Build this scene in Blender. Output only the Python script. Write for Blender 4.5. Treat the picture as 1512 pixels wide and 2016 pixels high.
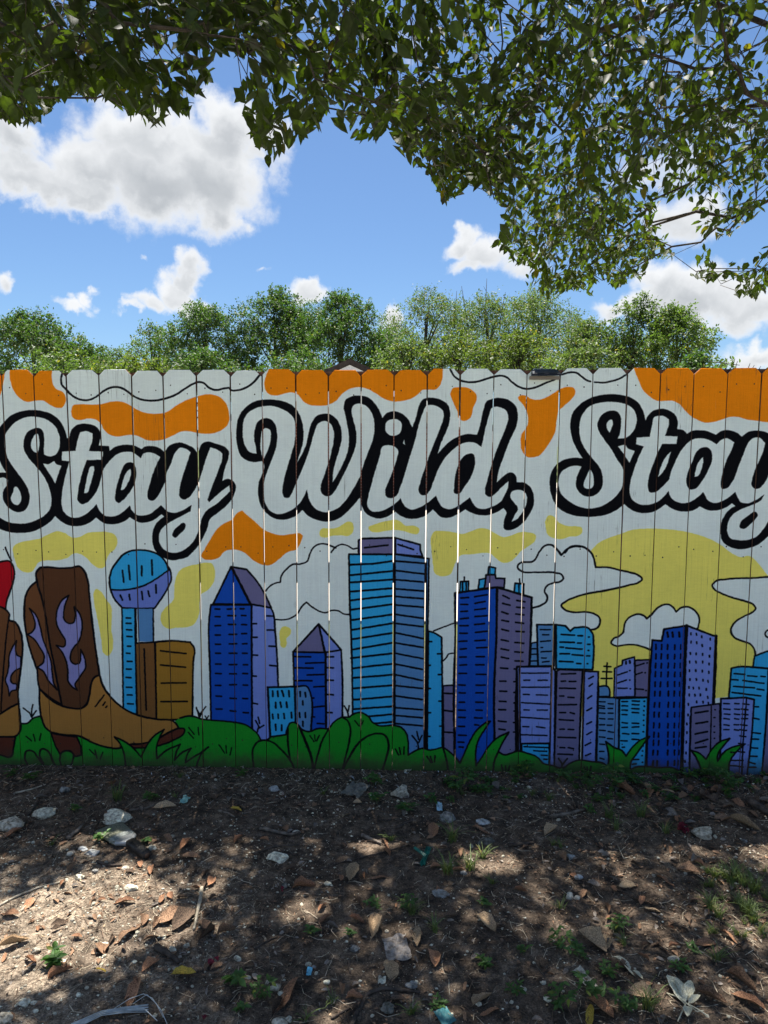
import math, random
import numpy as np
EXPOSURE = 1.4
SKY_STRENGTH = 0.10
SKY_TINT = (0.365, 0.45, 0.535)
CLOUD_LIT = (3.75, 3.8, 3.85)
CLOUD_DARK = (2.0, 2.1, 2.2)
PAINT_GAIN = 1.52
# camera pose (fitted to the photograph: the fence is the plane y = 0, the ground z = 0)
CAM_YAW, CAM_PITCH, CAM_LOC, FPX = -0.0249889, 0.0964019, (0.0, -3.15952626, 1.50774304), 1398.0
_cy, _sy, _cp, _sp = math.cos(CAM_YAW), math.sin(CAM_YAW), math.cos(CAM_PITCH), math.sin(CAM_PITCH)
FW = np.array([_sy*_cp, _cy*_cp, -_sp]); RT = np.array([_cy, -_sy, 0.]); UP = np.cross(RT, FW)
CL = np.array(CAM_LOC)
def ray(px, py):
    px = np.asarray(px, float); py = np.asarray(py, float)
    return FW+RT*((px-756)/FPX)[..., None]-UP*((py-1008)/FPX)[..., None]
def on_fence(px, py):
    d = ray(px, py); t = -CL[1]/d[..., 1]; p = CL+d*t[..., None]
    return p[..., 0], p[..., 2]
def srgb(c):
    c = np.asarray(c, np.float32)/255
    return np.where(c <= .04045, c/12.92, ((c+.055)/1.055)**2.4).astype(np.float32)
import bpy, bmesh
from mathutils import Vector, Matrix, noise as mnoise
R = math.radians
scene = bpy.context.scene
for o in list(bpy.data.objects): bpy.data.objects.remove(o)
col = scene.collection
# ---------------------------------------------------------------- camera
cam_d = bpy.data.cameras.new('camera'); cam = bpy.data.objects.new('camera', cam_d); col.objects.link(cam)
cam.matrix_world = Matrix(((RT[0], UP[0], -FW[0], CL[0]), (RT[1], UP[1], -FW[1], CL[1]), (RT[2], UP[2], -FW[2], CL[2]), (0, 0, 0, 1)))
cam_d.sensor_fit = 'VERTICAL'; cam_d.sensor_height = 24; cam_d.lens = 24*FPX/2016
cam_d.clip_start = .05; cam_d.clip_end = 2000
scene.camera = cam
# ---------------------------------------------------------------- exposure
scene.view_settings.view_transform = 'Standard'; scene.view_settings.look = 'None'
scene.view_settings.exposure = EXPOSURE; scene.view_settings.gamma = 1; scene.view_settings.use_curve_mapping = False
scene.cycles.max_bounces = 8; scene.cycles.transparent_max_bounces = 8
# ---------------------------------------------------------------- sun
SUN_EL, SUN_AZ = R(72), R(-10)           # azimuth from +Y (behind the fence), negative = to the left
SUN = np.array([math.sin(SUN_AZ)*math.cos(SUN_EL), math.cos(SUN_AZ)*math.cos(SUN_EL), math.sin(SUN_EL)])
sd = bpy.data.lights.new('sun', 'SUN'); sd.energy = 5.0; sd.angle = R(.53); sd.color = (1, .955, .89)
so = bpy.data.objects.new('sun', sd); col.objects.link(so)
so.rotation_euler = Vector(-SUN).to_track_quat('-Z', 'Y').to_euler(); so.location = (0, 0, 30)

# ---------------------------------------------------------------- node helper
class NT:
    def __init__(s, tree): s.t = tree; s.n = tree.nodes; s.l = tree.links
    def node(s, kind, **kw):
        n = s.n.new(kind)
        for k, v in kw.items():
            if k in ('inputs',):
                for a, b in v.items(): s.put(n.inputs[a], b)
            else: setattr(n, k, v)
        return n
    def put(s, sock, v):
        if hasattr(v, 'links') or hasattr(v, 'is_linked'): s.l.new(v, sock)
        else: sock.default_value = v
    def m(s, op, a, b=None, c=None, clamp=False):
        n = s.node('ShaderNodeMath', operation=op, use_clamp=clamp); s.put(n.inputs[0], a)
        if b is not None: s.put(n.inputs[1], b)
        if c is not None: s.put(n.inputs[2], c)
        return n.outputs[0]
    def vm(s, op, a, b=None, out=0):
        n = s.node('ShaderNodeVectorMath', operation=op); s.put(n.inputs[0], a)
        if b is not None: s.put(n.inputs[1], b)
        return n.outputs['Value'] if op in ('DOT_PRODUCT', 'LENGTH', 'DISTANCE') else n.outputs[0]
    def mix(s, f, a, b, mode='MIX'):
        n = s.node('ShaderNodeMix', data_type='RGBA', blend_type=mode); s.put(n.inputs[0], f)
        for k, v in ((6, a), (7, b)):
            if isinstance(v, tuple) and len(v) == 3: v = v+(1,)
            s.put(n.inputs[k], v)
        return n.outputs[2]
    def noise(s, vec, scale, detail=4, rough=.55, dist=0., col=False, dim='3D'):
        n = s.node('ShaderNodeTexNoise', noise_dimensions=dim); s.put(n.inputs['Vector'], vec)
        n.inputs['Scale'].default_value = scale; n.inputs['Detail'].default_value = detail
        n.inputs['Roughness'].default_value = rough; n.inputs['Distortion'].default_value = dist
        return n.outputs['Color' if col else 'Fac']
    def ss(s, x, a, b, lo=0., hi=1.):
        n = s.node('ShaderNodeMapRange', interpolation_type='SMOOTHSTEP'); s.put(n.inputs[0], x)
        for i, v in enumerate((a, b, lo, hi)): s.put(n.inputs[1+i], v)
        return n.outputs[0]
    def ramp(s, f, stops):
        n = s.node('ShaderNodeValToRGB'); s.put(n.inputs[0], f); e = n.color_ramp.elements
        while len(e) < len(stops): e.new(.5)
        for q, (p, c) in zip(e, stops): q.position = p; q.color = tuple(c)+((1,) if len(c) == 3 else ())
        return n.outputs[0]

# ---------------------------------------------------------------- sky: Nishita with scattered cumulus
def build_sky():
    w = bpy.data.worlds.new('World'); scene.world = w; w.use_nodes = True
    g = NT(w.node_tree); g.n.clear()
    sky = g.node('ShaderNodeTexSky', sky_type='NISHITA', sun_disc=False, sun_elevation=SUN_EL, sun_rotation=SUN_AZ,
                 altitude=150, air_density=1.0, dust_density=.7, ozone_density=2.2)
    tc = g.node('ShaderNodeTexCoord').outputs['Generated']
    d = g.vm('NORMALIZE', tc)
    sep = g.node('ShaderNodeSeparateXYZ'); g.put(sep.inputs[0], d)
    def fbm(vec, sc, det=7, ro=.62): return g.m('SUBTRACT', g.noise(vec, sc, det, ro), .5)
    # warp the lookup direction so that the cloud rims billow
    w1 = g.vm('SUBTRACT', g.noise(d, 13, 3, .55, col=True), (.5, .5, .5)); w2 = g.vm('SUBTRACT', g.noise(d, 38, 5, .62, col=True), (.5, .5, .5))
    dw = g.vm('ADD', d, g.vm('ADD', g.vm('MULTIPLY', w1, (.085, .085, .085)), g.vm('MULTIPLY', w2, (.034, .034, .034))))
    n1 = fbm(d, 15, 8, .6); n2 = fbm(g.vm('ADD', d, (3.1, 1.7, .4)), 48, 6, .66)
    nz = g.m('ADD', g.m('MULTIPLY', n1, .95), g.m('MULTIPLY', n2, .55))
    mask = None; under = None
    for px, py, rx, ry, gain in CLOUDS:
        v = ray(px, py); v = v/np.linalg.norm(v)
        t = np.cross(v, (0, 0, 1)); t /= np.linalg.norm(t); b = np.cross(t, v)
        dx = g.m('DIVIDE', g.vm('DOT_PRODUCT', dw, tuple(t)), rx/FPX); dy = g.m('DIVIDE', g.vm('DOT_PRODUCT', dw, tuple(b)), ry/FPX)
        r2 = g.m('ADD', g.m('MULTIPLY', dx, dx), g.m('MULTIPLY', dy, dy))
        front = g.m('GREATER_THAN', g.vm('DOT_PRODUCT', d, tuple(v)), 0.)
        q = g.m('MULTIPLY', g.m('MULTIPLY', g.m('EXPONENT', g.m('MULTIPLY', r2, -.7)), gain), front)
        mask = q if mask is None else g.m('MAXIMUM', mask, q)
        if ry > 22:
            dyl = g.m('ADD', dy, .34)
            r2l = g.m('ADD', g.m('MULTIPLY', g.m('MULTIPLY', dx, dx), 1.3), g.m('MULTIPLY', g.m('MULTIPLY', dyl, dyl), 2.6))
            u = g.m('MULTIPLY', g.m('MULTIPLY', g.m('EXPONENT', g.m('MULTIPLY', r2l, -1.1)), front), min(.95, .30+ry/120))
            under = u if under is None else g.m('MAXIMUM', under, u)
    # generic clouds everywhere else (sides, behind the camera)
    inview = g.ss(g.vm('DOT_PRODUCT', d, tuple(FW)), .62, .80)
    gen = g.ss(g.noise(g.vm('MULTIPLY', dw, (1, 1, 1.7)), 2.6, 5, .5), .50, .64)
    mask = g.m('MAXIMUM', mask, g.m('MULTIPLY', g.m('MULTIPLY', gen, g.m('SUBTRACT', 1., inview)), .8))
    dens = g.m('ADD', mask, g.m('MULTIPLY', nz, .5))
    cov = g.ss(dens, .45, .84)
    l0 = fbm(dw, 11, 3, .5); l1 = fbm(g.vm('ADD', dw, (0, .01, .03)), 11, 3, .5)
    lump = g.ss(g.m('SUBTRACT', l1, l0), -.12, .12)
    und = g.m('MULTIPLY', under, g.ss(dens, .55, 1.0))
    shade = g.m('ADD', g.m('MULTIPLY', und, g.m('MULTIPLY_ADD', l0, 1.6, .92)), g.m('MULTIPLY', g.ss(dens, .6, 1.), g.m('MULTIPLY', lump, .22)), clamp=True)
    ccol = g.mix(shade, CLOUD_LIT, CLOUD_DARK)
    thin = g.m('MULTIPLY', cov, .97)
    skyc = g.mix(1.0, sky.outputs[0], SKY_TINT, 'MULTIPLY')
    c = g.mix(thin, skyc, ccol)
    bg = g.node('ShaderNodeBackground'); g.put(bg.inputs[0], c); bg.inputs[1].default_value = SKY_STRENGTH
    out = g.node('ShaderNodeOutputWorld'); g.l.new(bg.outputs[0], out.inputs[0])
# px, py, half width, half height (photo pixels, turned into directions), strength
CLOUDS = [(190, 325, 108, 66, 1.05), (300, 330, 145, 92, 1.1), (250, 250, 120, 50, .95), (400, 330, 120, 100, 1.1), (440, 240, 62, 62, 1.0), (520, 270, 62, 45, .95), (150, 370, 110, 45, .95), (430, 420, 60, 58, 1.0), (550, 330, 42, 60, .70),
          (15, 270, 58, 56, 1.0), (30, 350, 80, 42, 1.0), (90, 365, 60, 36, .9), (260, 400, 130, 32, .8),
          (385, 525, 42, 34, 1.0), (350, 560, 48, 38, 1.0), (300, 590, 48, 24, .95), (258, 600, 30, 14, .8), (395, 590, 44, 30, .95), (150, 608, 46, 20, .9), (175, 592, 26, 20, .85), (140, 590, 16, 18, .7), (5, 570, 24, 26, .9), (268, 492, 18, 12, .62), (508, 535, 28, 9, .66), (605, 570, 46, 28, 1.0), (775, 622, 42, 32, 1.0),
          (905, 472, 40, 32, .95), (960, 492, 66, 40, 1.0), (930, 520, 40, 26, .9), (1030, 510, 70, 30, .8), (1350, 420, 80, 60, .85), (1300, 330, 110, 50, .7), (1400, 250, 90, 60, .6),
          (1300, 555, 70, 48, 1.0), (1370, 580, 90, 52, 1.0), (1210, 612, 56, 26, .9), (1290, 600, 90, 40, 1.0), (1450, 605, 92, 50, 1.0), (1515, 600, 70, 46, .95), (1490, 700, 70, 26, .95), (1430, 640, 70, 40, .9),
          (800, 60, 100, 60, .6), (560, 60, 80, 50, .5)]
build_sky()

# ---------------------------------------------------------------- helpers
def tag(o, label=None, cat=None, group=None, kind=None):
    if label: o['label'] = label
    if cat: o['category'] = cat
    if group: o['group'] = group
    if kind: o['kind'] = kind
    return o
def empty(name, loc=(0, 0, 0), rz=0.):
    o = bpy.data.objects.new(name, None); col.objects.link(o); o.location = loc; o.rotation_euler = (0, 0, rz); o.empty_display_size = .05
    return o
def mesh_np(name, V, F, smooth=False):
    """V (n,3); F list of equal-length index arrays or a mixed list"""
    me = bpy.data.meshes.new(name)
    if isinstance(F, np.ndarray):
        k = F.shape[1]; me.vertices.add(len(V)); me.vertices.foreach_set('co', np.asarray(V, np.float32).ravel())
        me.loops.add(F.size); me.loops.foreach_set('vertex_index', F.astype(np.int32).ravel())
        me.polygons.add(len(F)); me.polygons.foreach_set('loop_start', np.arange(0, F.size, k, dtype=np.int32))
        if smooth: me.polygons.foreach_set('use_smooth', np.ones(len(F), bool))
        me.update(calc_edges=True)
    else:
        me.from_pydata([tuple(map(float, v)) for v in V], [], [tuple(map(int, f)) for f in F])
        if smooth: me.polygons.foreach_set('use_smooth', [True]*len(me.polygons))
        me.update()
    return me
def link(name, me, mat=None, parent=None, loc=None):
    o = bpy.data.objects.new(name, me); col.objects.link(o)
    if mat and not me.materials: me.materials.append(mat)
    if parent: o.parent = parent
    if loc is not None: o.location = loc
    return o
def copy_tree(o, parent=None):
    c = o.copy(); col.objects.link(c); c.parent = parent
    for ch in [x for x in o.children]: copy_tree(ch, c)
    return c
_h = np.random.RandomState(11).rand(256, 256)
def vnoise(x, y):
    x = np.asarray(x, float); y = np.asarray(y, float)
    xi = np.floor(x).astype(int); yi = np.floor(y).astype(int); fx = x-xi; fy = y-yi
    fx = fx*fx*(3-2*fx); fy = fy*fy*(3-2*fy)
    a = _h[xi % 256, yi % 256]; b = _h[(xi+1) % 256, yi % 256]; c = _h[xi % 256, (yi+1) % 256]; d = _h[(xi+1) % 256, (yi+1) % 256]
    return a*(1-fx)*(1-fy)+b*fx*(1-fy)+c*(1-fx)*fy+d*fx*fy-.5
def gz(x, y):
    """height of the bare soil"""
    x = np.asarray(x, float); y = np.asarray(y, float)
    near = np.clip(1-np.maximum(np.abs(x)-3, 0)/3, 0, 1)*np.clip(1-np.maximum(-y-3.2, 0)/2, 0, 1)*np.clip(1-np.maximum(y-.1, 0)/.5, 0, 1)
    h = .045*vnoise(x*.9+7, y*.9+3)+.02*vnoise(x*3+1, y*3+9)+.009*vnoise(x*9, y*9)+.006*vnoise(x*27, y*27)+.004*vnoise(x*70, y*70)
    bank = .012*np.exp(-(np.minimum(y, 0)/.25)**2)*(1-.6*np.clip((x+1.8)/3.4, 0, 1))
    fence = np.exp(-(np.clip(y, -9, 0)/.12)**2)
    return near*(h*(1-.8*fence)+bank-.006*fence)-.004*(1-near)
def on_ground(px, py):
    d = ray(px, py); z = 0.
    for _ in range(4):
        t = (z-CL[2])/d[2]; p = CL+d*t; z = float(gz(p[0], p[1]))
    return Vector((p[0], p[1], z))
def px_per_m(p):
    return FPX/float((np.array(p)-CL)@FW)
def project(P):
    v = np.asarray(P)-CL; d = v@FW
    return 756+FPX*(v@RT)/d, 1008-FPX*(v@UP)/d, d
def tubes(paths, sides=6):
    """paths: list of (points, radii) -> V,F as quads"""
    V = []; F = []
    for P, r in paths:
        P = [Vector(p) for p in P]; n = len(P); base = len(V)
        for i, p in enumerate(P):
            t = (P[min(i+1, n-1)]-P[max(i-1, 0)]).normalized()
            a = t.cross(Vector((.31, .17, .93)) if abs(t.z) < .9 else Vector((1, 0, 0))).normalized(); b = t.cross(a)
            for k in range(sides):
                an = 2*math.pi*k/sides
                V.append(p+(a*math.cos(an)+b*math.sin(an))*r[i])
        for i in range(n-1):
            for k in range(sides):
                F.append((base+i*sides+k, base+i*sides+(k+1) % sides, base+(i+1)*sides+(k+1) % sides, base+(i+1)*sides+k))
        V.append(P[-1]+(P[-1]-P[-2]).normalized()*r[-1]*.5); tip = len(V)-1
        for k in range(sides): F.append((base+(n-1)*sides+k, base+(n-1)*sides+(k+1) % sides, tip))
        V.append(P[0].copy()); tip = len(V)-1
        for k in range(sides): F.append((base+(k+1) % sides, base+k, tip))
    return V, F
def box(V, F, x0, x1, y0, y1, z0, z1, M=None):
    b = len(V); c = [(x0, y0, z0), (x1, y0, z0), (x1, y1, z0), (x0, y1, z0), (x0, y0, z1), (x1, y0, z1), (x1, y1, z1), (x0, y1, z1)]
    V += [tuple(M @ Vector(q)) if M else q for q in c]
    F += [tuple(b+i for i in f) for f in ((0, 3, 2, 1), (4, 5, 6, 7), (0, 1, 5, 4), (1, 2, 6, 5), (2, 3, 7, 6), (3, 0, 4, 7))]

# ---------------------------------------------------------------- materials
def material(name): 
    m = bpy.data.materials.new(name); m.use_nodes = True; g = NT(m.node_tree)
    return m, g, m.node_tree.nodes['Principled BSDF']
def lin(*c): return tuple(float(v) for v in srgb(c))
def simple(name, c, rough=.8, var=.25, scale=30., bump=.0, metal=0., c2=None, trans=None, spec=.3):
    """noise-mottled colour; c and c2 are linear base colours"""
    m, g, p = material(name)
    tc = g.node('ShaderNodeTexCoord').outputs['Object']
    oi = g.node('ShaderNodeObjectInfo').outputs['Random']
    vec = g.vm('ADD', tc, g.node('ShaderNodeCombineXYZ', inputs={0: g.m('MULTIPLY', oi, 31.), 1: g.m('MULTIPLY', oi, 17.), 2: 0.}).outputs[0])
    n = g.noise(vec, scale, 5, .6)
    lo = tuple(v*(1-var) for v in c); hi = tuple(min(1, v*(1+var)) for v in (c2 or c))
    cc = g.mix(g.ss(n, .3, .7), lo, hi)
    cc = g.mix(1., cc, g.mix(oi, (1-var*.6,)*3, (1+var*.3,)*3), 'MULTIPLY')
    g.put(p.inputs['Base Color'], cc); p.inputs['Roughness'].default_value = rough; p.inputs['Metallic'].default_value = metal
    p.inputs['Specular IOR Level'].default_value = spec
    if bump:
        b = g.node('ShaderNodeBump'); b.inputs['Strength'].default_value = bump; b.inputs['Distance'].default_value = .01
        g.put(b.inputs['Height'], g.noise(vec, scale*2.5, 6, .65)); g.l.new(b.outputs[0], p.inputs['Normal'])
    if trans:
        t = g.node('ShaderNodeBsdfTranslucent'); g.put(t.inputs[0], g.mix(1., cc, trans+(1,), 'MULTIPLY'))
        mx = g.node('ShaderNodeMixShader'); mx.inputs[0].default_value = .5
        g.l.new(p.outputs[0], mx.inputs[1]); g.l.new(t.outputs[0], mx.inputs[2])
        g.l.new(mx.outputs[0], m.node_tree.nodes['Material Output'].inputs[0])
    return m
def leaf_mat(name, c, tr, cell=9., dark=.55, tf=.45, rough=.42):
    m, g, p = material(name)
    pos = g.node('ShaderNodeNewGeometry')
    n = g.noise(pos.outputs['Position'], cell, 2, .5); n2 = g.noise(pos.outputs['Position'], 70., 2, .5)
    f = g.m('ADD', g.m('MULTIPLY', g.m('SUBTRACT', n, .5), 1.6), g.m('MULTIPLY', n2, 1.), clamp=True)
    rnd = g.node('ShaderNodeNewGeometry').outputs['Random Per Island']
    cc = g.mix(f, tuple(v*dark for v in c), tuple(v*1.35 for v in c))
    cc = g.mix(g.m('MULTIPLY', g.ss(rnd, .93, 1.), .8), cc, (c[0]*3.2, c[1]*1.7, c[2]*1.0))
    g.put(p.inputs['Base Color'], cc); p.inputs['Roughness'].default_value = rough; p.inputs['Specular IOR Level'].default_value = .35
    t = g.node('ShaderNodeBsdfTranslucent'); g.put(t.inputs[0], g.mix(1., cc, tr+(1,), 'MULTIPLY'))
    mx = g.node('ShaderNodeMixShader'); mx.inputs[0].default_value = tf
    g.l.new(p.outputs[0], mx.inputs[1]); g.l.new(t.outputs[0], mx.inputs[2])
    g.l.new(mx.outputs[0], m.node_tree.nodes['Material Output'].inputs[0])
    return m

# ---------------------------------------------------------------- the painted mural (drawn in fence metres)
# colours of the paints (display values of the dry paint in open shade)
PAINT = dict(W=(193,203,199), K=(5,6,10), OR=(202,114,8), Y=(204,194,92), T=(42,142,190), S=(72,116,160),
             L=(102,120,182), P=(92,90,124), N=(16,64,150), O=(134,97,34), B=(104,70,36), BK=(92,58,34),
             BF=(74,46,28), TN=(142,99,46), HL=(78,38,26), FL=(116,116,162), G=(24,122,32), R=(150,12,24), L2=(92,110,176))
PANEL = dict(A=(0,720), B=(380,720), C=(740,720), D=(1112,720), a=(0,1120), b=(380,1120), c=(740,1120), d=(1112,1120))
ZS = 3.78
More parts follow.
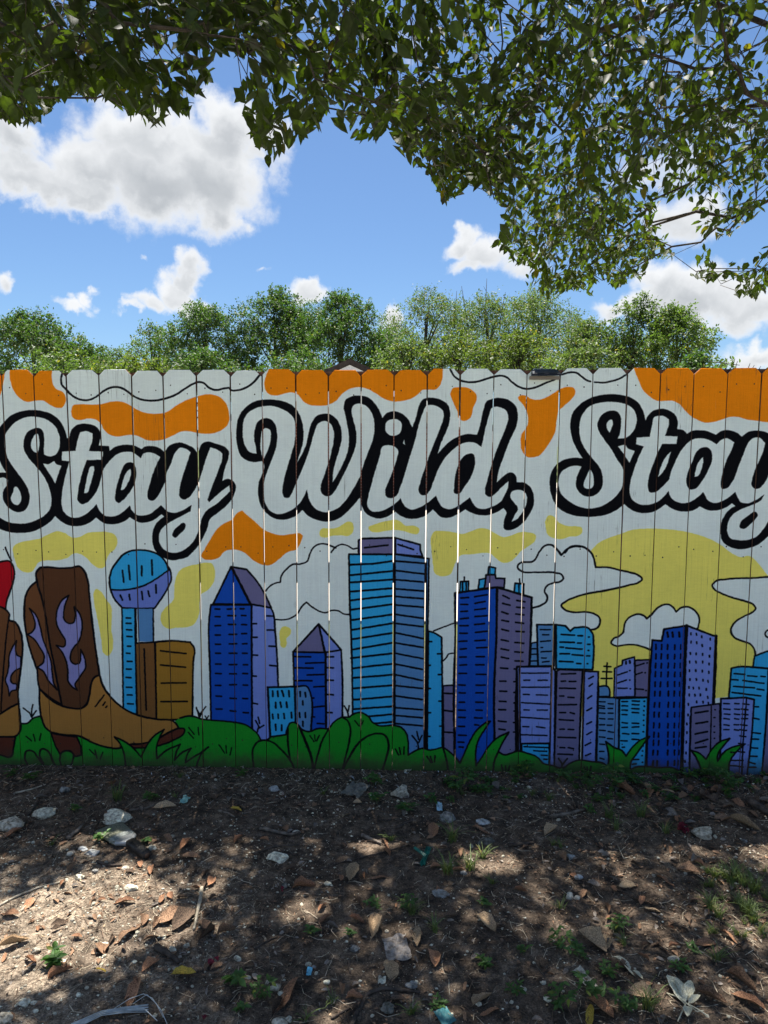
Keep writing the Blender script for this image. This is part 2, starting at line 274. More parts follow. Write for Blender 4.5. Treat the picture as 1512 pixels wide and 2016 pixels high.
# each line: fill outline-width panel points ; '*' marks a sharp corner ; fill '-' = open stroke ; '|' dashes
MURAL = '''
Y 0 A 105,1340 150,1315 220,1300 300,1285 360,1255 430,1232 480,1245 540,1280 590,1275 650,1245 720,1237 800,1238 850,1255 875,1310 855,1365 815,1400 790,1450 775,1500 740,1508 690,1480 640,1430 590,1400 560,1395 500,1430 430,1448 340,1450 290,1462 262,1500 240,1530 180,1535 140,1510 110,1440
Y 0 a 715,150 745,165 790,230 825,270 833,350 830,450 842,540 830,620 800,648 770,625 755,540 735,430 715,330 697,230 698,170
Y 0 a 1536,-47 1470,-35 1400,-20 1340,10 1305,80 1297,160 1290,230 1230,290 1195,350 1205,410 1250,445 1310,438 1380,435 1440,415 1480,340 1486,240 1491,200 1556,150 1596,80 1596,0 1575,-40
Y 0 b 645,460 665,432 700,430 728,455 722,490 695,520 697,560 680,588 655,580 648,540 642,500
Y 0 B 940,1240 960,1212 1010,1212 1070,1205 1110,1185 1145,1162 1185,1168 1195,1200 1190,1240 1160,1265 1100,1263 1040,1265 980,1280 948,1270
Y 0 C -56,1205 -20,1185 40,1165 110,1150 155,1147 190,1165 215,1188 290,1192 322,1215 312,1250 270,1250 210,1232 140,1222 60,1232 0,1240 -40,1232
Y 0 C 413,1270 430,1238 500,1230 580,1240 640,1252 700,1235 770,1210 830,1215 890,1250 950,1275 1010,1262 1070,1240 1140,1240 1190,1265 1185,1300 1140,1340 1080,1380 1040,1425 990,1462 940,1465 890,1430 850,1398 780,1395 700,1405 630,1412 600,1450 575,1510 560,1545 500,1568 440,1545 425,1480 415,1380
Y 0 C 1265,1140 1290,1112 1320,1120 1360,1165 1420,1192 1500,1196 1530,1203 1536,1240 1500,1268 1440,1272 1390,1290 1330,1285 1280,1260 1262,1200
Y 0 d 200,-142* 250,-192 330,-232 420,-262 500,-290 600,-300 720,-297 860,-284 980,-257 1080,-222 1170,-172 1250,-112 1310,-87 1370,-97 1420,-62 1470,0 1560,120 1620,260 1640,420 1600,900* 100,1100* 100,500* -26,320* -26,240* 100,0*
Y 0 d 1900,-200 2000,-230 2120,-200 2150,-100 2080,-60 1960,-90
OR 0 A -100,20* 42,20* 30,100 15,180 -10,235 -60,262 -130,240 -170,160*
OR 0 A 72,10* 75,100 100,180 145,240 200,270 260,262 320,260 370,290 420,313 460,312 485,280 488,230 465,195 420,175 395,140 385,80 390,10*
OR 0 A 530,330 540,298 590,288 680,290 760,285 830,268 900,268 960,290 1010,322 1080,350 1180,357 1240,345 1300,305 1380,260 1450,235 1510,218 1566,213 1636,235 1681,280 1704,350 1704,420 1671,465 1616,495 1546,507 1466,500 1400,487 1350,490 1290,518 1230,545 1160,558 1090,553 1030,525 985,515 930,520 880,528 820,515 770,470 750,430 720,405 660,393 590,405 550,395
OR 0 B 575,0* 545,70 532,120 535,170 555,205 590,220 630,222 680,207 740,200 780,215 815,260 860,290 930,298 1000,293 1060,265 1110,210 1160,175 1230,160 1290,170 1350,200 1420,245 1491,267 1541,265 1611,250 1671,215 1706,180* 1761,178 1801,178 1836,150 1856,90 1858,0*
OR 0 C 555,200 570,170 620,160 680,165 720,185 750,225 745,270 725,310 715,360 695,395 655,412 625,400 605,340 575,270
OR 0 C 1060,232 1085,220 1120,225 1150,245 1210,255 1260,240 1330,200 1390,165 1440,157 1475,170 1485,200 1460,245 1400,300 1360,340 1345,400 1335,490 1300,560 1260,620 1220,665 1170,682 1120,675 1090,640 1077,570 1085,510 1115,470 1133,410 1125,350 1095,290
OR 0 D 510,-20* 520,40 550,110 580,180 630,230 690,262 750,262 800,262 850,285 890,330 930,370 980,400 1040,423 1110,418 1170,400 1230,382 1290,382 1350,400 1430,410 1512,420 1600,400 1680,330 1720,200 1720,-20*
OR 0 D 2300,100 2400,60 2520,100 2560,200 2480,300 2380,260 2320,200
OR 0 A -700,60 -600,20 -480,60 -430,180 -520,260 -640,230
OR 0 B 62,1420 85,1370 130,1290 190,1205 240,1170 290,1145 330,1095 365,1078* 400,1110 460,1160 520,1215 580,1245 660,1262 740,1252 800,1250 818,1265* 800,1320 770,1370* 700,1390 640,1440 570,1485 510,1480 450,1450 380,1390 300,1368 240,1380 190,1430 130,1445 80,1438
- 15 A 466,50 455,90 460,140 490,175 540,225 590,250 650,257 710,235 770,190 830,162 890,162 940,185 1000,230 1080,258 1150,260 1230,245 1310,215 1380,170 1440,135 1486,122 1516,130 1556,165 1616,182 1666,170 1706,165* 1716,180 1766,183 1836,160 1886,125 1930,72
- 14 C 555,28 580,75 620,105 680,122 750,120 820,100 880,82 930,75 970,85 1010,120 1060,155 1110,172 1180,165 1250,135 1330,105
- 13 D -20,65 40,50 90,55 130,85 170,112 190,118
- 13 D 222,122 280,127 350,115 410,95 455,68
- 12 b 540,165 570,130 620,105 650,100* 655,60 670,30 700,-2 740,-32 800,-37 850,-57 870,-112 900,-162 940,-184 1000,-182 1040,-165 1062,-155*
- 12 B 1028,1390 1060,1350 1110,1330 1150,1340 1190,1365* 1225,1358
- 12 b 605,375 670,380 720,370 770,340 810,280 843,248* 890,285 940,315 990,325 1030,310 1080,312 1120,335 1165,340
W 0 d -60,-12* 230,-12* 330,-10 420,12 480,25 550,50 575,75 550,100 480,120 400,140 280,165 165,185 80,210 0,248 -26,272 -5,300 60,322 165,322 220,335 255,360 262,400 240,440 190,455* -60,455*
W 0 d 0,0* 230,-12* 215,-82 190,-127 150,-157 90,-172 40,-162 0,-122*
- 15 C 1095,1462 1170,1455 1220,1380 1270,1335 1310,1335 1350,1370 1380,1410* 1430,1360 1490,1345 1520,1348
- 15 D 0,1392 40,1350 90,1340 150,1355 190,1385 215,1430 230,1500* 330,1502 420,1524 480,1537 550,1562 575,1587 550,1612 480,1632 400,1652 280,1677 165,1697 80,1722 0,1760 -26,1784 -5,1812 60,1834 165,1834 220,1847 255,1872 262,1912 240,1952 190,1967
- 14 C 1090,1462 1060,1480 1060,1512 1080,1527 1200,1537 1340,1542 1385,1557 1395,1582 1370,1607 1320,1617 1270,1642 1255,1677 1275,1717 1270,1752 1230,1782 1165,1802
W 14 d 640,603* 580,580 520,565 450,565 370,570 345,550 360,520 405,500 435,470 440,430 460,380 500,350 550,337 590,350 610,370* 640,345 680,300 720,272 770,265 810,290 828,320* 860,292 910,282 960,305 995,350 1000,400 990,440* 850,560*
W 14 d 2120,300 2150,180 2060,110 1960,130 1880,60 1760,40 1640,70 1512,60 1400,68 1300,70 1200,78 1120,95 1097,125 1110,150 1160,180 1250,215 1340,240 1400,265 1418,295 1390,325 1330,355 1270,395 1240,440 1240,480 1270,515 1330,540 1380,560 1410,600 1418,650* 1700,640 1860,560 2000,560 2080,470 2180,420
- 14 d 1540,452 1500,462 1488,485 1502,505 1540,510
- 12 c 430,462 500,435 580,405
- 12 c 500,685 525,660 540,635 575,628
K 0 A 0,455 30,420 80,372 140,345 200,333 260,330 320,338 380,358 430,395 465,440 488,495 499,540* 514,535* 530,480 560,448 600,433 650,433 700,445 735,475 748,510 742,560 735,594* 770,595 812,600* 817,634* 850,608 900,592 950,588 1000,595 1052,620* 1080,602 1130,598 1180,610 1225,642* 1250,605 1290,580 1340,572 1400,590 1440,612 1470,650* 1511,575 1546,565 1606,580 1686,615 1704,640 1701,680 1676,760 1654,857* 1696,842 1736,860 1756,900 1746,950 1721,1000 1676,1050 1616,1100 1564,1140 1546,1200 1516,1270 1476,1340 1436,1385 1400,1420 1340,1440 1280,1448 1220,1430 1170,1395 1140,1340 1133,1270 1147,1200 1185,1150 1222,1122* 1202,1106* 1150,1145 1100,1165 1040,1167 1000,1150 968,1128* 930,1155 880,1175 820,1180 760,1165 715,1130* 680,1160 620,1188 560,1195 500,1185 450,1155 412,1120* 370,1165 310,1205 240,1235 160,1245 80,1240 0,1215 -70,1170 -108,1100 -115,1000 -95,900 -50,825 0,797 48,797* 15,745 -10,690 -28,620 -30,540
W 0 A 320,728* 360,733 402,710* 420,733 458,745* 436,800 412,878* 385,830 350,775
W 0 A 35,530 60,480 110,425 160,395 220,380 280,382 340,398 390,430 425,475 443,530 445,590 430,640 400,670 365,675 327,660* 328,600 328,520 315,480 285,463 250,468 210,490 185,530 175,580 185,640 215,690 260,740 310,800 350,870 375,940 383,1010 370,1070 330,1115 270,1150 200,1172 130,1175 60,1163 0,1130 -55,1070 -72,1000 -50,900 0,837 30,833 58,850* 55,885 30,920 20,970 35,1020 75,1065 130,1090 180,1080 210,1040 222,980 210,920 170,850 110,770 60,690 38,620 33,570
W 0 A 276,505 250,530 232,575 235,615 250,637 278,650* 293,600 290,540
W 0 A 120,900 95,950 80,990 100,1025 130,1037 155,1010 155,960 140,920
W 0 A 597,495* 640,487 688,505* 688,540 660,635* 768,640* 762,700* 645,703* 620,770 595,860 578,950 580,1010 607,1031 645,1020 685,983 720,930 748,850 767,780 790,740 830,695 880,655 930,642 985,645 1048,690* 1068,655 1100,645 1150,655 1192,680* 1150,770 1112,890 1097,960 1107,997 1137,1005 1167,980 1200,925 1228,870* 1240,800 1270,735 1310,640 1340,611 1385,620 1418,645* 1390,730 1360,820 1337,920 1340,980 1370,997 1400,985 1440,940 1472,880 1510,770 1536,685 1566,608* 1616,625 1656,655* 1651,700 1616,800 1560,950 1543,1000* 1556,1017* 1636,945 1708,890* 1711,935* 1616,1025 1526,1090 1501,1140 1486,1200 1436,1310 1370,1370 1310,1392 1250,1385 1200,1345 1183,1280 1200,1220 1250,1175 1340,1125 1420,1082* 1426,1035* 1360,1075 1300,1095 1250,1085 1200,1038* 1160,1070 1120,1100 1070,1115 1020,1110 985,1080 966,1040* 920,1085 870,1115 820,1123 770,1110 735,1070 718,1030* 670,1080 620,1115 570,1132 520,1125 480,1095 460,1040 460,960 480,850 515,712* 460,705* 463,640* 562,635* 575,560
W 0 A 698,748* 680,748 655,800 640,870 625,948* 642,948 668,895 690,820 700,770
K 0 A 940,725 985,722 1005,745 1015,800 1000,880 960,950 910,1005 880,1022 860,1005 860,950 880,860 905,780
W 0 A 970,768* 945,790 915,860 900,925* 918,922 945,885 970,830 975,785
K 0 A 1370,1170 1383,1185 1375,1215 1340,1250 1300,1280 1283,1265 1290,1235 1330,1190
K 0 B 320,510 325,440 345,370 390,310 450,270 530,252 620,255 700,275 755,310 800,380 820,460 820,560 800,640 773,722* 810,660 840,590 860,500 885,420 920,375 970,358 1020,362 1070,400 1100,460 1108,530 1090,620 1060,720 1042,800 1040,868* 1080,800 1120,720 1150,640 1160,560 1155,480 1135,380 1122,300 1135,255 1170,232 1240,222 1310,240 1360,290 1395,350 1408,388* 1440,355 1480,340 1541,350 1591,385 1631,458* 1661,380 1681,300 1706,255 1741,240 1801,242 1861,262 1896,290 1914,350 1906,430 1871,520 1841,590 1821,657* 1871,600 1921,555 1981,525 2051,508 2114,514* 2141,420 2161,330 2186,265 2221,248 2291,240 2361,262 2401,300 2418,370 2406,450 2361,550 2311,680 2276,780 2261,868* 2301,830 2341,800 2366,793 2396,810 2411,868* 2461,870 2511,905 2536,970 2533,1040 2501,1110 2456,1170 2401,1210 2351,1225 2316,1215 2311,1180 2321,1130 2333,1090 2310,1060* 2261,1090 2191,1113 2121,1110 2061,1090 2026,1070* 1961,1110 1901,1132 1841,1125 1801,1085 1786,1070* 1731,1115 1661,1138 1601,1138 1541,1115 1506,1088* 1451,1120 1390,1138 1330,1125 1275,1085 1255,1040 1244,982* 1150,1085 1080,1140 1010,1160 930,1150 860,1120 815,1075* 760,1120 690,1145 620,1142 560,1110 515,1060 490,1000 483,920 492,860 520,790 530,740 512,710* 460,718 400,705 355,670 330,600
W 0 B 510,488* 540,465 568,475 578,540 560,620 524,695* 505,640 503,560
W 0 B 370,480 375,420 395,370 440,330 510,305 580,300 650,318 710,350 750,395 762,470 755,570 730,660 700,760 675,860 665,940 680,980 705,985 735,950 765,880 800,800 845,690 880,580 905,490 935,430 975,412 1015,425 1045,480 1048,540 1030,640 1005,730 975,820 950,900 955,945 985,970 1020,968 1050,940 1090,870 1140,770 1190,660 1215,570 1212,480 1190,390 1180,330 1195,295 1230,283 1270,290 1310,320 1340,380 1350,460 1340,540 1300,650 1265,745 1243,825* 1190,920 1130,1010 1060,1070 990,1090 920,1070 875,1020 855,960 849,920* 810,1000 760,1055 700,1090 640,1105 580,1085 540,1030 525,950 530,860 555,780 590,690 620,600 627,520 612,440 580,400 540,390 490,410 460,470 455,550 470,620 472,655* 425,645 390,600 372,540
W 0 C 70,462 85,415 125,398 165,403 190,430 192,465 178,502 140,521 95,512 74,490
W 0 C 209,550* 202,578* 217,590*
W 0 C 55,598 100,593 140,603 165,630 155,690 130,770 95,860 70,930 75,970 105,987 150,970 180,910 210,820 250,690 290,560 320,440 350,350 375,300 420,293 470,310 500,340 502,390 480,460 440,560 400,660 365,760 330,870 318,930 335,960 370,962 400,930 430,860 470,760 520,680 580,620 640,580 700,568 750,580 785,606* 800,540 820,450 845,360 865,315 890,305 930,312 970,335 985,380 970,450 930,550 890,650 855,760 830,850 812,930 820,965 850,978 880,960 930,910 985,860* 985,900 960,960 920,1020 860,1050 800,1067 750,1055 715,1010 700,980* 660,1010 610,1045 550,1068 500,1055 465,1010 448,965* 410,1000 370,1030 310,1060 260,1070 215,1045 195,1010 183,985* 150,1020 90,1060 20,1085 -30,1083 -60,1050 -57,980 -35,890 0,770 30,670
K 0 C 640,690 690,655 720,655 738,700 730,770 700,840 660,900 610,955 585,950 583,900 590,820 610,750
W 0 C 1005,945 1060,925 1100,935 1122,970 1118,1030 1090,1090 1050,1140 1010,1163* 1035,1110 1057,1060 1030,1020 1003,985
K 0 D 20,693 80,685 132,690* 100,640 65,570 45,500 40,430 60,350 110,290 170,250 240,225 330,212 420,218 490,238 545,275 580,330 600,407* 620,370 650,340 700,322 760,328 810,355 838,400 836,472* 880,480 907,507* 940,488 1000,480 1060,488 1122,514* 1160,488 1220,480 1280,498 1318,527* 1360,495 1420,482 1480,490 1540,515 1566,530* 1600,470 1642,450 1702,465 1782,500 1800,525 1795,570 1772,645 1750,740* 1792,727 1832,745 1852,785 1842,835 1817,885 1772,935 1712,985 1660,1025 1640,1085 1600,1155 1550,1225 1490,1290 1420,1340 1350,1362 1290,1365 1220,1345 1170,1300 1160,1240 1168,1160 1200,1100 1240,1060 1270,1045* 1245,1025* 1200,1055 1140,1075 1080,1078 1003,1048* 960,1075 900,1085 840,1080 790,1060 748,1030* 700,1065 650,1090 590,1098 520,1085 470,1055 442,1030* 390,1070 320,1105 240,1122 160,1125 80,1118 0,1090 -56,1050 -96,980 -113,900 -111,830 -86,765 -36,715
W 0 D 395,600* 450,588* 465,612 520,635* 480,722* 440,660
W 0 D 108,480 112,420 140,350 190,300 250,278 330,270 400,275 460,290 510,325 533,380 530,440 500,500 455,535 395,543* 410,500 418,430 412,370 380,338 340,335 290,355 255,395 242,450 260,500 300,560 350,630 390,700 430,760 438,830 425,905 380,970 320,1020 260,1050 190,1063 110,1050 40,1015 -10,975 -41,920 -46,860 -31,800 14,762 70,745 124,750* 105,790 85,845 84,900 115,950 175,975 230,960 270,920 283,860 270,780 240,730 205,690 165,640 125,570
W 0 D 188,768* 155,840 140,880 150,910 180,918 208,902 215,860 205,800
W 0 D 350,402 318,420 312,460 332,499* 350,460 356,425
W 0 D 665,385 700,373 740,378 776,400* 772,440 745,522* 840,527* 830,582* 722,583* 690,650 655,740 625,830 618,900 630,940 665,943 720,905 777,845* 790,790 820,720 860,640 900,590 950,550 1000,540 1060,548 1130,586* 1160,555 1200,540 1262,570* 1240,630 1205,700 1175,800 1160,870 1170,915 1200,915 1250,860 1290,760 1330,660 1370,570 1400,540 1440,535 1490,575* 1470,650 1430,740 1395,840 1390,890 1410,915 1440,915 1480,880 1520,800 1560,700 1600,600 1660,493* 1752,540* 1712,675 1640,885* 1650,902* 1732,830 1804,775* 1806,820* 1712,910 1622,975 1590,1050 1530,1130 1480,1210 1420,1275 1360,1297 1290,1298 1235,1285 1210,1240 1212,1180 1240,1120 1290,1080 1360,1050 1420,1025 1460,1000 1485,955* 1420,1000 1350,1025 1310,1015 1285,975 1270,938* 1220,980 1170,1008 1110,1022 1070,1005 1045,970 1029,940* 980,985 920,1018 860,1022 810,1000 780,965 772,932* 730,980 680,1018 620,1035 550,1030 505,1000 483,950 485,890 510,790 550,680 587,600* 530,585* 535,535* 632,530* 650,440
W 0 D 788,640* 750,680 715,750 693,828* 730,790 765,720
K 0 D 1010,615 1060,608 1090,640 1095,700 1070,770 1020,860 970,915 930,920 905,880 910,810 950,710 980,640
W 0 D 1028,680* 1000,710 975,770 965,827* 990,820 1015,770 1030,710
K 0 D 1425,1090 1435,1105 1420,1140 1380,1180 1330,1215 1303,1205 1305,1175 1360,1120
L2 14 a 835,0 870,-50 910,-100 970,-132 1040,-140 1120,-130 1195,-95 1240,-35 1270,20 1275,75 1255,130 1215,200 1150,293* 1030,295 910,290* 860,235 828,170 815,100 820,50
T 14 a 835,0 870,-50 910,-100 970,-132 1040,-140 1120,-130 1195,-95 1240,-35 1255,10* 1160,75 1080,120 1000,145 900,157 822,155* 817,70
T 0 a 910,297* 1010,297* 1030,1090* 920,1030*
S 0 a 1020,297* 1140,297* 1140,540* 1030,540*
- 14 a 908,297 912,600 918,1030
- 20 a 1008,297 1012,600 1022,1085
- 13 a 1140,297 1142,535
B 14 a 1008,553* 1152,545* 1165,1125* 1022,1100*
O 15 a 1155,545* 1270,535 1415,545* 1441,580 1438,700 1432,1120* 1165,1125*
R 0 a -300,-50* 0,-52 80,-50 98,-20 108,40 95,110 70,180 50,240 42,305* -300,305*
- 14 a -10,-52 80,-50 98,-20 108,40 95,110 70,180 50,240 42,305
- 13 a 40,-160 60,-110 85,-60
G 0 a -900,1200 155,1150* 200,1150 250,1110 300,1095* 1300,1135* 1340,1110 1400,1095 1450,1100 1500,1118 1566,1125 1686,1135 1766,1145 1836,1165 1886,1200 1916,1230 1941,1275* 1981,1275 2016,1250* 2126,1235* 2141,1180 2166,1145 2206,1150 2240,1190 2306,1210 2356,1190 2446,1190* 2486,1140 2546,1105 2596,1105* 2636,1078 2686,1070 2736,1095 2776,1145 2806,1162 2930,1165* 2930,1800* -900,1800*
N 15 b 283,-15* 150,260* 425,265*
P 15 b 288,-15* 400,5* 480,100 550,220 582,290* 430,262*
N 15 b 133,268* 435,268* 440,1200* 135,1150* 125,700 118,400
L 15 b 435,265* 580,290* 600,340 610,450 625,650 634,880* 555,880* 575,1300* 440,1300*
P 15 b 935,410* 770,590* 745,618* 980,625*
L 15 b 935,410* 1103,603* 985,622*
N 15 b 745,618* 985,622* 990,1230* 760,1230*
L 15 b 988,622* 1102,603* 1110,750 1112,1150* 992,1230*
T 15 b 557,882* 757,877* 765,1260* 578,1290*
S 15 b 759,877* 855,881 870,915 878,1230* 765,1230*
P 14 C -130,1300* -100,1287* 143,1280* 143,1404* -130,1404*
L 14 C 146,1282* 330,1332* 332,1375 348,1420* 146,1402*
T 15 b 1160,-108* 1500,-108* 1500,1200* 1190,1200* 1180,600 1165,200
S 15 c 138,-110* 395,-75* 385,460 375,800 375,1400* 140,1400*
- 20 c 372,-50 368,300 365,1340
T 15 c 390,463* 430,475 490,510* 494,900 494,1400* 380,1400*
P 14 c 500,870* 580,866* 585,1450* 505,1400*
T 13 c 628,95* 690,92* 688,170* 625,175*
T 13 c 840,-15* 890,-8* 886,44* 834,44*
T 13 c 770,80* 820,72* 808,142* 762,150*
P 14 c 820,45* 890,45* 892,70* 960,72* 955,142* 905,135* 808,145*
T 13 c 1035,108* 1100,112* 1098,190* 1030,175*
N 18 c 588,180* 900,138* 897,500 880,900 886,1460* 620,1460* 588,1420* 580,900 592,500
P 18 c 903,138* 1160,213* 1152,500 1140,730* 1050,740* 1042,1000 1045,1400* 886,1420* 880,900 897,500
S 12 c 1155,552* 1200,545* 1205,722* 1145,722*
S 14 c 1198,415* 1332,415* 1325,722* 1206,722*
T 15 d -65,415* 5,425* 40,463* 70,437* 175,442 205,480 215,560 207,750* -65,745*
L 15 c 1050,728* 1310,725* 1335,760* 1328,1490* 1060,1490*
- 13 c 1308,728 1300,1100 1292,1450
T 14 c 1085,1300* 1290,1298* 1290,1460* 1085,1460*
- 12 c 1068,735 1075,1350
P 15 d -60,762* -40,748* 132,755* 120,1000 105,1490* -80,1490*
L 15 d 145,762* 250,765* 245,950 228,1470* 128,1470* 138,1000
S 13 d 250,875* 320,878 333,900 333,950* 250,950*
L 13 d 370,740* 425,715* 430,680* 518,655* 525,950* 365,955*
P 13 d 522,680* 632,675* 625,955* 522,955*
S 13 d 248,955* 370,958* 402,965* 400,1400* 320,1470* 235,1460*
T 14 d 406,965* 618,958* 602,1500* 400,1500*
N 16 d 650,530* 720,536* 738,448* 900,423* 895,700 885,1100 865,1560* 605,1560* 618,1100 632,800
L 16 d 903,420* 1105,497* 1130,500* 1118,800 1108,1100* 935,1100* 925,1560* 862,1560* 880,1100 895,700
- 24 d 1126,500 1118,760 1108,1005
- 26 d 905,425 893,700 880,1100 868,1560
T 14 d 1412,648* 1500,615* 1620,590* 1620,745* 1397,738*
T 15 d 1240,740* 1260,735 1515,740* 1505,1000 1465,1560* 1215,1560* 1222,950
P 14 d 940,1030* 1080,1012* 1155,1003* 1158,1560* 925,1560*
- 12 d 1090,1012 1085,1350
L 15 d 1162,967* 1350,957* 1408,972* 1393,1200 1352,1560* 1155,1560*
- 12 d 1352,960 1325,1300 1315,1560
P 14 d 1517,740* 1760,760* 1760,1560* 1463,1560* 1507,1000
N 14 d 1700,900* 1800,860* 1900,900* 1900,1560* 1690,1560*
T 14 d 1900,1000* 2050,990* 2060,1560* 1895,1560*
L 14 d 2100,800* 2260,820* 2260,1560* 2095,1560*
G 0 b -130,1800* -130,1132* -96,1110 -36,1095 14,1100 64,1118 130,1125 250,1135 330,1145 400,1165 450,1200 480,1230 505,1275* 545,1275 580,1250* 690,1235* 705,1180 730,1145 770,1150 804,1190 870,1210 920,1190 1010,1190* 1050,1140 1110,1105 1160,1105* 1200,1078 1250,1070 1300,1095 1340,1145 1370,1162 1500,1165 1550,1180 1585,1220 1601,1290 1601,1385* 1661,1350 1711,1335 1761,1348 1811,1340 1861,1325* 1906,1360 1951,1400 1986,1445* 2021,1370 2061,1280 2121,1190 2191,1135* 2211,1135* 2161,1210 2121,1280 2103,1380 2106,1465* 2151,1400 2201,1320 2261,1260 2351,1215* 2311,1280 2271,1360* 2321,1385 2361,1375 2421,1355 2481,1370 2561,1400 2611,1450 2661,1460* 2761,1480 2801,1450 2868,1425 2968,1435 3048,1445 3088,1475* 3093,1400 3073,1285* 3138,1330 3188,1350 3223,1392* 3268,1330 3328,1275 3396,1247* 3348,1310 3298,1380 3258,1440 3253,1497* 3298,1475 3368,1470 3468,1478 3568,1480 3618,1502* 3618,1800*
- 14 b -96,1110 -36,1095 14,1100 64,1118 130,1125 250,1135 330,1145 400,1165 450,1200 480,1230 505,1275* 545,1275 580,1250* 690,1235* 705,1180 730,1145 770,1150 804,1190 870,1210 920,1190 1010,1190* 1050,1140 1110,1105 1160,1105* 1200,1078 1250,1070 1300,1095 1340,1145 1370,1162 1500,1165 1550,1180 1585,1220 1601,1290 1601,1385* 1661,1350 1711,1335 1761,1348 1811,1340 1861,1325* 1906,1360 1951,1400 1986,1445* 2021,1370 2061,1280 2121,1190 2191,1135* 2211,1135* 2161,1210 2121,1280 2103,1380 2106,1465* 2151,1400 2201,1320 2261,1260 2351,1215* 2311,1280 2271,1360* 2321,1385 2361,1375 2421,1355 2481,1370 2561,1400 2611,1450 2661,1460* 2761,1480 2801,1450 2868,1425 2968,1435 3048,1445 3088,1475* 3093,1400 3073,1285* 3138,1330 3188,1350 3223,1392* 3268,1330 3328,1275 3396,1247* 3348,1310 3298,1380 3258,1440 3253,1497* 3298,1475 3368,1470 3468,1478 3568,1480 3618,1502*
G 14 d 1000,1800* 995,1440 965,1385 940,1350* 1000,1370 1050,1417* 1090,1350 1150,1290 1228,1262* 1180,1320 1140,1380 1138,1432* 1180,1370 1240,1330 1332,1308* 1270,1370 1230,1430 1220,1510 1220,1800*
G 14 d 1650,1800* 1650,1500 1750,1450 1900,1440 2100,1470 2600,1440 3600,1450 3600,1800*
- 14 a 155,1150 200,1150 250,1110 300,1095
BK 16 a -300,310* 50,310 68,330 70,380 110,395 150,460 168,560 160,700 145,820 135,900 140,1000* 80,1030 0,1080 -300,1180*
- 13 a 68,350 50,480 30,700 15,900 8,1060
FL 12 a 122,535* 95,580 70,640 65,720 55,780 40,830 60,880 68,945* 85,910 122,900* 125,860 90,850 80,810 100,770 155,735* 155,655* 130,645 118,610
TN 16 a 140,1000* 80,1030 0,1080 -300,1180* -300,1255* 0,1250 100,1250 140,1225 152,1195 150,1100
HL 14 a -300,1250* 115,1250* 100,1340 85,1395 0,1385 -300,1340*
BK 16 a 272,95* 230,130 195,190 183,270 185,400 200,500 225,600 255,690 278,760 285,850 295,890* 350,940 420,990 480,1020* 500,600* 330,150*
BF 16 a 275,20 300,-8 340,-12 450,-5 540,-10 590,-18 625,15 650,80 665,200 680,350 700,520 720,660 740,790* 700,810 680,850 665,940 640,1010 600,1040 540,1040 462,1020* 430,860 400,700 365,520 340,350 310,210 280,110
FL 13 a 220,293* 250,360 262,420 240,470 205,487* 250,520 300,590 330,650 325,690 278,733* 320,760 360,830 425,900* 405,860 390,780 380,690 350,600 320,520 300,430 265,340
FL 13 a 512,198* 470,225 435,280 418,350 425,420 455,480 487,540 480,575 418,568* 455,610 490,680 505,770 505,830 540,880 575,902* 558,860 580,825* 610,780 635,740 635,690 620,640 600,600* 600,650 590,700 560,710 530,690 525,640 545,590 580,550 605,480 610,400 595,340 552,283* 560,350 545,400 510,405 480,380 475,320 490,250
TN 16 a 740,790* 700,810 680,850 665,940 640,1015 600,1040 540,1038 462,1020 350,950 295,890* 295,1000 310,1110 340,1180 380,1215* 480,1235 590,1245 680,1290 780,1325 880,1335 980,1305 1080,1298 1170,1265 1270,1210 1330,1185* 1310,1150 1280,1130 1180,1120 1050,1095 940,1050 830,960 770,880
HL 14 a 900,1322* 1000,1332 1080,1332 1200,1310 1300,1270 1370,1220 1375,1195 1330,1185* 1270,1210 1170,1265 1060,1300 960,1308
HL 14 a 380,1220* 480,1240 570,1250* 600,1320 605,1385* 560,1395 520,1355 480,1360 450,1385* 410,1310
G 14 a 935,1800* 935,1475 930,1410 900,1310 853,1250* 920,1280 1000,1340 1050,1400* 1090,1320 1150,1240 1222,1195* 1190,1250 1165,1330 1168,1412* 1240,1350 1342,1305* 1310,1370 1300,1422* 1350,1370 1422,1335* 1390,1390 1380,1442* 1440,1400 1490,1370 1551,1325* 1496,1380 1471,1440 1466,1800*
- 14 a 155,1150 200,1150 250,1110 300,1095
- 15 a 210,1465 185,1400 200,1355 240,1355 280,1400 325,1465
- 15 a 325,1445 295,1380 310,1340 350,1350 390,1420 412,1465
G 15 a 452,1640* 455,1460 445,1410 470,1360 510,1355 545,1380 540,1430 527,1470 525,1640*
- 15 b 460,1520 445,1420 450,1330 480,1290 530,1275 590,1290 650,1340 720,1420 765,1510
- 15 b 706,1180 706,1300 722,1420
- 20 b 790,1170 840,1290 880,1400 898,1515
- 15 b 1010,1190 960,1280 930,1380 896,1515
- 15 b 1110,1105 1150,1130 1170,1180 1165,1270 1140,1380 1105,1515
- 17 b 1105,1515 1170,1390 1230,1300 1300,1245 1370,1225 1430,1240 1455,1300 1440,1400 1400,1520
- 15 c 500,1330 520,1400 542,1520
- 15 c 910,1365 885,1420 872,1520
| 15 a 912,12,922,98 958,-25,968,80 1055,-20,1055,50 1130,-65,1133,45 895,195,912,232 962,190,968,230 1055,170,1062,228 1102,165,1112,205 1160,120,1163,178
| 14 a 940,365,972,366 940,405,975,405 943,452,980,454 945,502,983,504 950,575,973,576 942,627,967,628 948,688,983,689 942,745,978,746 940,807,975,809 942,880,982,881 948,937,983,938 950,1003,992,1005
| 14 a 1073,595,1088,1050 1195,610,1385,630 1195,715,1380,732 1200,850,1385,848 1200,988,1395,986
| 13 a 708,1025,775,940 765,1015,783,992 785,1032,795,1022
